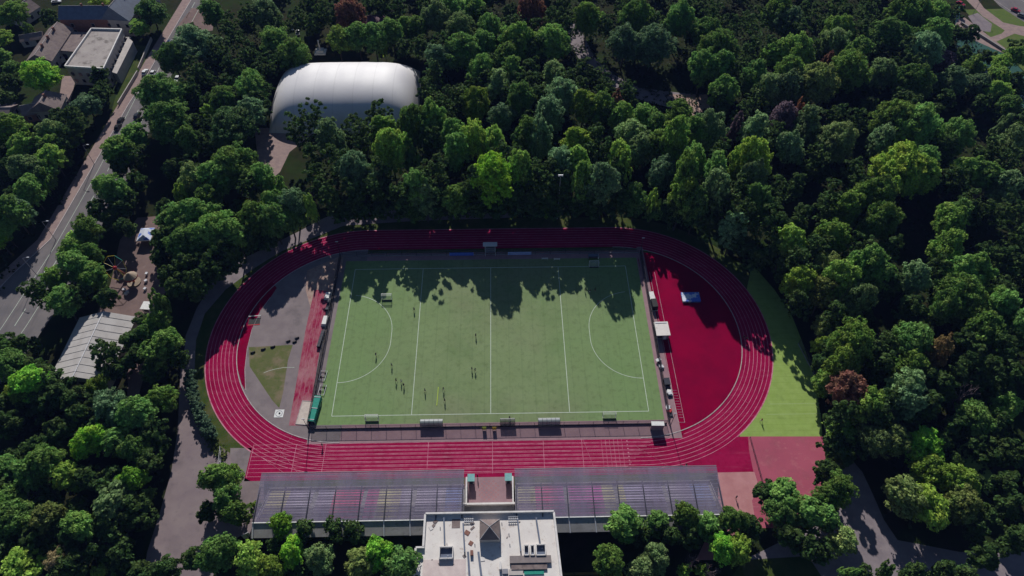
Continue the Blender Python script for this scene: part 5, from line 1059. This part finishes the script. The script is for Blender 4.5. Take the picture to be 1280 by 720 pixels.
# stuff beyond 300 trees: the smallest shown ones are merged into one wood mass
trees.sort(key=lambda e: -e[4]*(.6 if e[1] == 'd' else 1)); rest = trees[300:]; trees = trees[:300]
print('TREES', len(entries), len(trees), len(rest), len(shr), len(bare))
ORD = ['', 'first', 'second', 'third', 'fourth', 'fifth', 'sixth', 'seventh', 'eighth', 'ninth', 'tenth', 'eleventh', 'twelfth', 'thirteenth', 'fourteenth']
def labels(lst, noun):
    from collections import defaultdict
    g = defaultdict(list)
    for e in lst: g[(e[0], e[1])].append(e)
    for (z, k), L in g.items():
        if len(L) == 1: L[0].append(f'the only {CW[k]} {noun} {z}'); continue
        groups = [('', L)]
        if len(L) > 3:
            S = sorted(L, key=lambda e: e[3]); n = len(S); c = 3 if n > 7 else 2
            names = ['upper', 'lower'] if c == 2 else ['upper', 'middle', 'lower']
            groups = [(f', {names[i]} row', S[n*i//c:n*(i+1)//c]) for i in range(c)]
        for suf, G in groups:
            G.sort(key=lambda e: e[2])
            for i, e in enumerate(G):
                o = '' if len(G) == 1 else (('left' if i == 0 else 'right') + ' one' if len(G) == 2 else ORD[i+1]+' from left')
                e.append(f'{CW[k]} {noun} {z}{suf}'+(f', {o}' if o else ''))
labels(trees, 'tree'); labels(shr, 'shrub'); labels(bare, 'tree')
TALL = {'behind the top straight, centre': 22, 'at the foot of the top straight wood': 13, 'behind the top straight, right': 17, 'between dome and track': 20, 'above the left bend': 15.5, 'in the wood right of the dome': 16, 'left of the dark clearing': 17, 'around the dark clearing': 18,
 'in the right wood, top edge': 17, 'in the right wood at dome height': 18, 'by the canal and right edge': 16, 'in the right wood by the bend': 19, 'at the far right edge, middle': 18, 'in the right wood by the lawn': 18, 'in the right wood by pink court': 12,
 'in the lower right corner': 13, 'left of the white dome': 13, 'right of the avenue by the cars': 15}
FAC = {'right of the avenue by the cars': 1.2, 'between avenue and yard': 1.14, 'left of the avenue, upper wood': 1.15, 'left of the avenue, lower wood': 1.15, 'by the top left houses': .96, 'around the barn': 1.15, 'by the lower left ochre grass': 1.3, 'in the lower left corner wood': 1.35, 'in the lower right corner': 1.2}
def oval(x, y):
    return math.hypot(max(0, abs(x)-42.3), y-.2)
def edge(P, y):
    for (x0, y0), (x1, y1) in zip(P[:-1], P[1:]):
        if y0 <= y <= y1: return x0+(x1-x0)*(y-y0)/(y1-y0)
    return P[-1][0]
def clear(p, zone):
    '''no trunk stands on the avenue'''
    l, r = edge(L_, p.y), edge(Rr, p.y)
    if zone.startswith('left of the avenue') or zone == 'by the top left houses':
        if l-4.0 < p.x < r: p.x = l-4.0
    elif l-1 < p.x < r+.3: p.x = r+.3
    return p
def place(px, py, rp, kindk, zone=None):
    if zone in TALL:
        zt = TALL[zone]*(.80+.2*min(1, rp/14))
        if zone == 'between dome and track' and py > 185: zt *= 1.12
        fac = FAC.get(zone, 1.41)
        if px > 1180 and py < 135: fac, zt = 1.08, 11
        if zone.endswith('by the lawn') and px < 1048: zt *= .52
        if zone.endswith('by the bend') and px < 1042 and py > 320: zt *= .74
        if zone.endswith('top straight, right') and px > 845: zt = 25
        if zone.endswith('by pink court') and px < 1092: zt = 6.5
        while zt > 5 and oval(*at(px, py, zt)[:2]) < 49.0: zt -= .5
        p = at(px, py, zt); R = rp/scale_at(p)*fac; H = zt+.55*R
        p.z = 0; return clear(p, zone), R, max(H, 1.9*R)
    R = 5.0; H = 14.0
    for _ in range(4):
        p = at(px, py, H*.66); R = rp/scale_at(p)*FAC.get(zone, 1.24); H = (4.5+2.1*R) if R > 2.6 else 1.5+R*2.2
        if zone == 'by the top left houses': H *= .68
        H = min(H, 20)
    p = at(px, py, H*.66)
    p.z = 0; return clear(p, zone), R, H
def inst(lst, noun, cat, group_prefix):
    for i, e in enumerate(lst):
        zone, k, px, py, rp, lab = e[:6]
        p, R, H = place(px, py, rp, k, zone)
        pool = BARE if k == 'n' else PROTO['shrub'] if noun == 'shrub' else PROTO['big'] if R > 6.3 else PROTO['column'] if (k in 'yobg' and R < 4.6 and rng.random() < .28) else PROTO['tree']
        me, tm, r0, h0 = pool[int(rng.integers(len(pool)))]
        t = thing(noun, lab, cat, (p.x, p.y, 0), rng.uniform(0, 6.28), f'{CW[k]} {noun}s {zone}')
        ax = rng.uniform(.84, 1.19); t.scale = (R/r0*ax, R/r0/ax, H/h0*rng.uniform(.92, 1.06)); t.rotation_euler = (rng.normal()*.05, rng.normal()*.05, t.rotation_euler[2])
        c = bpy.data.objects.new(me.name.split('.')[0], me); C.objects.link(c); c.parent = t
        q = bpy.data.objects.new(tm.name.split('.')[0], tm); C.objects.link(q); q.parent = t
        v = rng.uniform(.62, 1.24); h = rng.uniform(-.08, .08); cc = COL[k]
        v *= 2.6; c.color = (cc[0]*v*(1+h), cc[1]*v, cc[2]*v*(1-h*2), 1)
inst(trees, 'tree', 'tree', ''); inst(shr, 'shrub', 'shrub', ''); inst(bare, 'bare_tree', 'bare tree', '')
# merged masses
def mass(name, items, label):
    cen = []; nr = []; sz = []
    for p, R, H in items:
        c, n_, s, _ = crown_points(R, H, 16, 1700, .42 if R > 3 else .3, (.28, .45), .15); c = c+np.array([p[0], p[1], 0]); cen.append(c); nr.append(n_); sz.append(s)
    o = bpy.data.objects.new(name, quads_mesh(name, np.concatenate(cen), np.concatenate(nr), np.concatenate(sz), 'leaf')); C.objects.link(o)
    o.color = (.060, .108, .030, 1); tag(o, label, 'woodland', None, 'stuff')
far = []
for i in range(210):
    x = rng.uniform(-110, 205); y = rng.uniform(188, 310)+.02*x
    far.append(((x, y), rng.uniform(5, 7.5), rng.uniform(14, 20)))
mass('far_woodland', far, 'wood continuing beyond the upper edge of the photo')
# (fill crowns are added to the woodland mass below)
def inpoly(x, y, P):
    c = False; n = len(P)
    for i in range(n):
        x1, y1 = P[i]; x2, y2 = P[(i+1) % n]
        if (y1 > y) != (y2 > y) and x < (x2-x1)*(y-y1)/(y2-y1)+x1: c = not c
    return c
WOODS = [[(1035,300),(980,250),(900,245),(640,262),(520,262),(440,250),(400,215),(360,170),(540,150),(560,0),(700,0),(860,0),(1180,0),(1290,140),(1290,660),(1130,660),(1085,560),(1035,520),(1030,440),(985,370)], [(0,430),(100,500),(170,540),(215,570),(190,640),(170,720),(0,720)], [(0,160),(120,160),(100,220),(50,300),(0,370)], [(230,190),(330,200),(350,260),(260,330),(230,400),(210,340),(195,260)], [(250,60),(330,30),(330,140),(300,200),(240,180)]]
fill = [(lambda r: (tuple(r[0])[:2], r[1], r[2]))(place(e[2], e[3], e[4], e[1], e[0])) for e in rest]
for P, nn in zip(WOODS, (95, 40, 12, 8, 8)):
    W = [tuple(at(*p)[:2]) for p in P]; xs = [p[0] for p in W]; ys = [p[1] for p in W]; k = 0
    while k < nn:
        x, y = rng.uniform(min(xs), max(xs)), rng.uniform(min(ys), max(ys))
        if inpoly(x, y, W) and oval(x, y) > 53 and not (80 < y < 150 and -100 < x < -20) and not (x < 120 and -65 < y < 0 and x > 60) and not (25 < x < 85 and 105 < y < 165):
            fill.append(((x, y), rng.uniform(3.2, 5.2), rng.uniform(8, 12.5))); k += 1
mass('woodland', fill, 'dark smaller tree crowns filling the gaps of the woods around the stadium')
cen = []
for P in WOODS:
    W = [tuple(at(*p)[:2]) for p in P]; xs = [p[0] for p in W]; ys = [p[1] for p in W]
    area = (max(xs)-min(xs))*(max(ys)-min(ys)); n = int(area*.16)
    for _ in range(n):
        x, y = rng.uniform(min(xs), max(xs)), rng.uniform(min(ys), max(ys))
        if inpoly(x, y, W):
            for _k in range(4): cen.append((x+rng.normal()*.6, y+rng.normal()*.6, rng.uniform(.1, 1.1)))
cen = np.array(cen); nr = rng.normal(size=cen.shape)*.5+np.array([0, 0, 1])
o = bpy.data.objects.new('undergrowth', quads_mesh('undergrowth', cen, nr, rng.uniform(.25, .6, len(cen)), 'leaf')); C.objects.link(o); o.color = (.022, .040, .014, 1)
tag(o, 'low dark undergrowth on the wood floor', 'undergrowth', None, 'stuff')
# hedge between the plaza and the left bend
hp = [(238,470),(240,490),(245,508),(252,522),(260,536),(268,546)]
mb_c = []; mb_n = []; mb_s = []
for a, b_ in zip(hp[:-1], hp[1:]):
    A, B = at(*a, 1.5), at(*b_, 1.5)
    for k in range(3):
        p = A.lerp(B, k/3); c, n_, s, _ = crown_points(2.0, 3.6, 9, 1300, .2, (.4, .6), .0, .5); mb_c.append(c+np.array([p.x+rng.normal()*.3, p.y, 0])); mb_n.append(n_); mb_s.append(s)
me = quads_mesh('foliage', np.concatenate(mb_c), np.concatenate(mb_n), np.concatenate(mb_s), 'leaf')
h = thing('hedge', 'silvery green hedge between the lower left bend and the plaza', 'hedge', (0, 0, 0)); o = bpy.data.objects.new('foliage', me); C.objects.link(o); o.parent = h; o.color = (.10, .17, .10, 1)
mb = MB()
for a in hp: p = at(*a, 1.5); mb.tube((p.x, p.y, 0), (p.x, p.y, 2), .08, 5)
mb.build('stem', 'bark', h)
cen = []
for a, b_ in zip([(258, 540), (268, 556), (278, 572)][:-1], [(258, 540), (268, 556), (278, 572)][1:]):
    A, B = at(*a), at(*b_)
    for k in range(260): p = A.lerp(B, rng.uniform()); cen.append((p.x+rng.normal()*.8, p.y+rng.normal()*.5, rng.uniform(.1, .9)))
cen = np.array(cen); o = bpy.data.objects.new('weeds', quads_mesh('weeds', cen, rng.normal(size=cen.shape)*.5+np.array([0, 0, 1]), rng.uniform(.15, .35, len(cen)), 'leaf')); C.objects.link(o); o.color = (.09, .12, .03, 1)
tag(o, 'strip of rough weeds below the silvery hedge', 'weeds', None, 'stuff')

# ------------------------------------------------------------------ light
SUN_EL, SX = 31.5, .086
az = math.atan2(-SX, 1.0)
d = Vector((SX, -1, 0)).normalized()*math.cos(R_(SUN_EL)); d.z = -math.sin(R_(SUN_EL))
sun = bpy.data.lights.new('sun', 'SUN'); sun.energy = 4.6; sun.angle = R_(.5); sun.color = (1, .965, .90)
so = bpy.data.objects.new('sun', sun); C.objects.link(so); so.rotation_euler = d.to_track_quat('-Z', 'Y').to_euler(); so.location = (0, 0, 300)
wd = bpy.data.worlds.new('World'); bpy.context.scene.world = wd; wd.use_nodes = True; nt = wd.node_tree
sky = nt.nodes.new('ShaderNodeTexSky'); sky.sky_type = 'NISHITA'; sky.sun_disc = False; sky.sun_elevation = R_(SUN_EL); sky.sun_rotation = az; sky.air_density = 1.0; sky.dust_density = .3; sky.ozone_density = 3.0
bg = nt.nodes['Background']; nt.links.new(sky.outputs[0], bg.inputs[0]); bg.inputs[1].default_value = .05
vs = bpy.context.scene.view_settings; vs.view_transform = 'Standard'; vs.look = 'None'; vs.exposure = 0.35; vs.gamma = 1

# ------------------------------------------------------------------ air
hz = MB().box((60, 130, 98), (900, 760, 198)).build('haze', 'white'); hz['kind'] = 'stuff'
hz.data.materials.clear(); hm = bpy.data.materials.new('air'); hm.use_nodes = True; nt = hm.node_tree
nt.nodes.remove(nt.nodes['Principled BSDF']); pv = nt.nodes.new('ShaderNodeVolumePrincipled'); pv.inputs['Color'].default_value = (.22, .34, 1, 1); pv.inputs['Density'].default_value = .000045; pv.inputs['Anisotropy'].default_value = 0
nt.links.new(pv.outputs[0], nt.nodes['Material Output'].inputs['Volume']); hz.data.materials.append(hm)
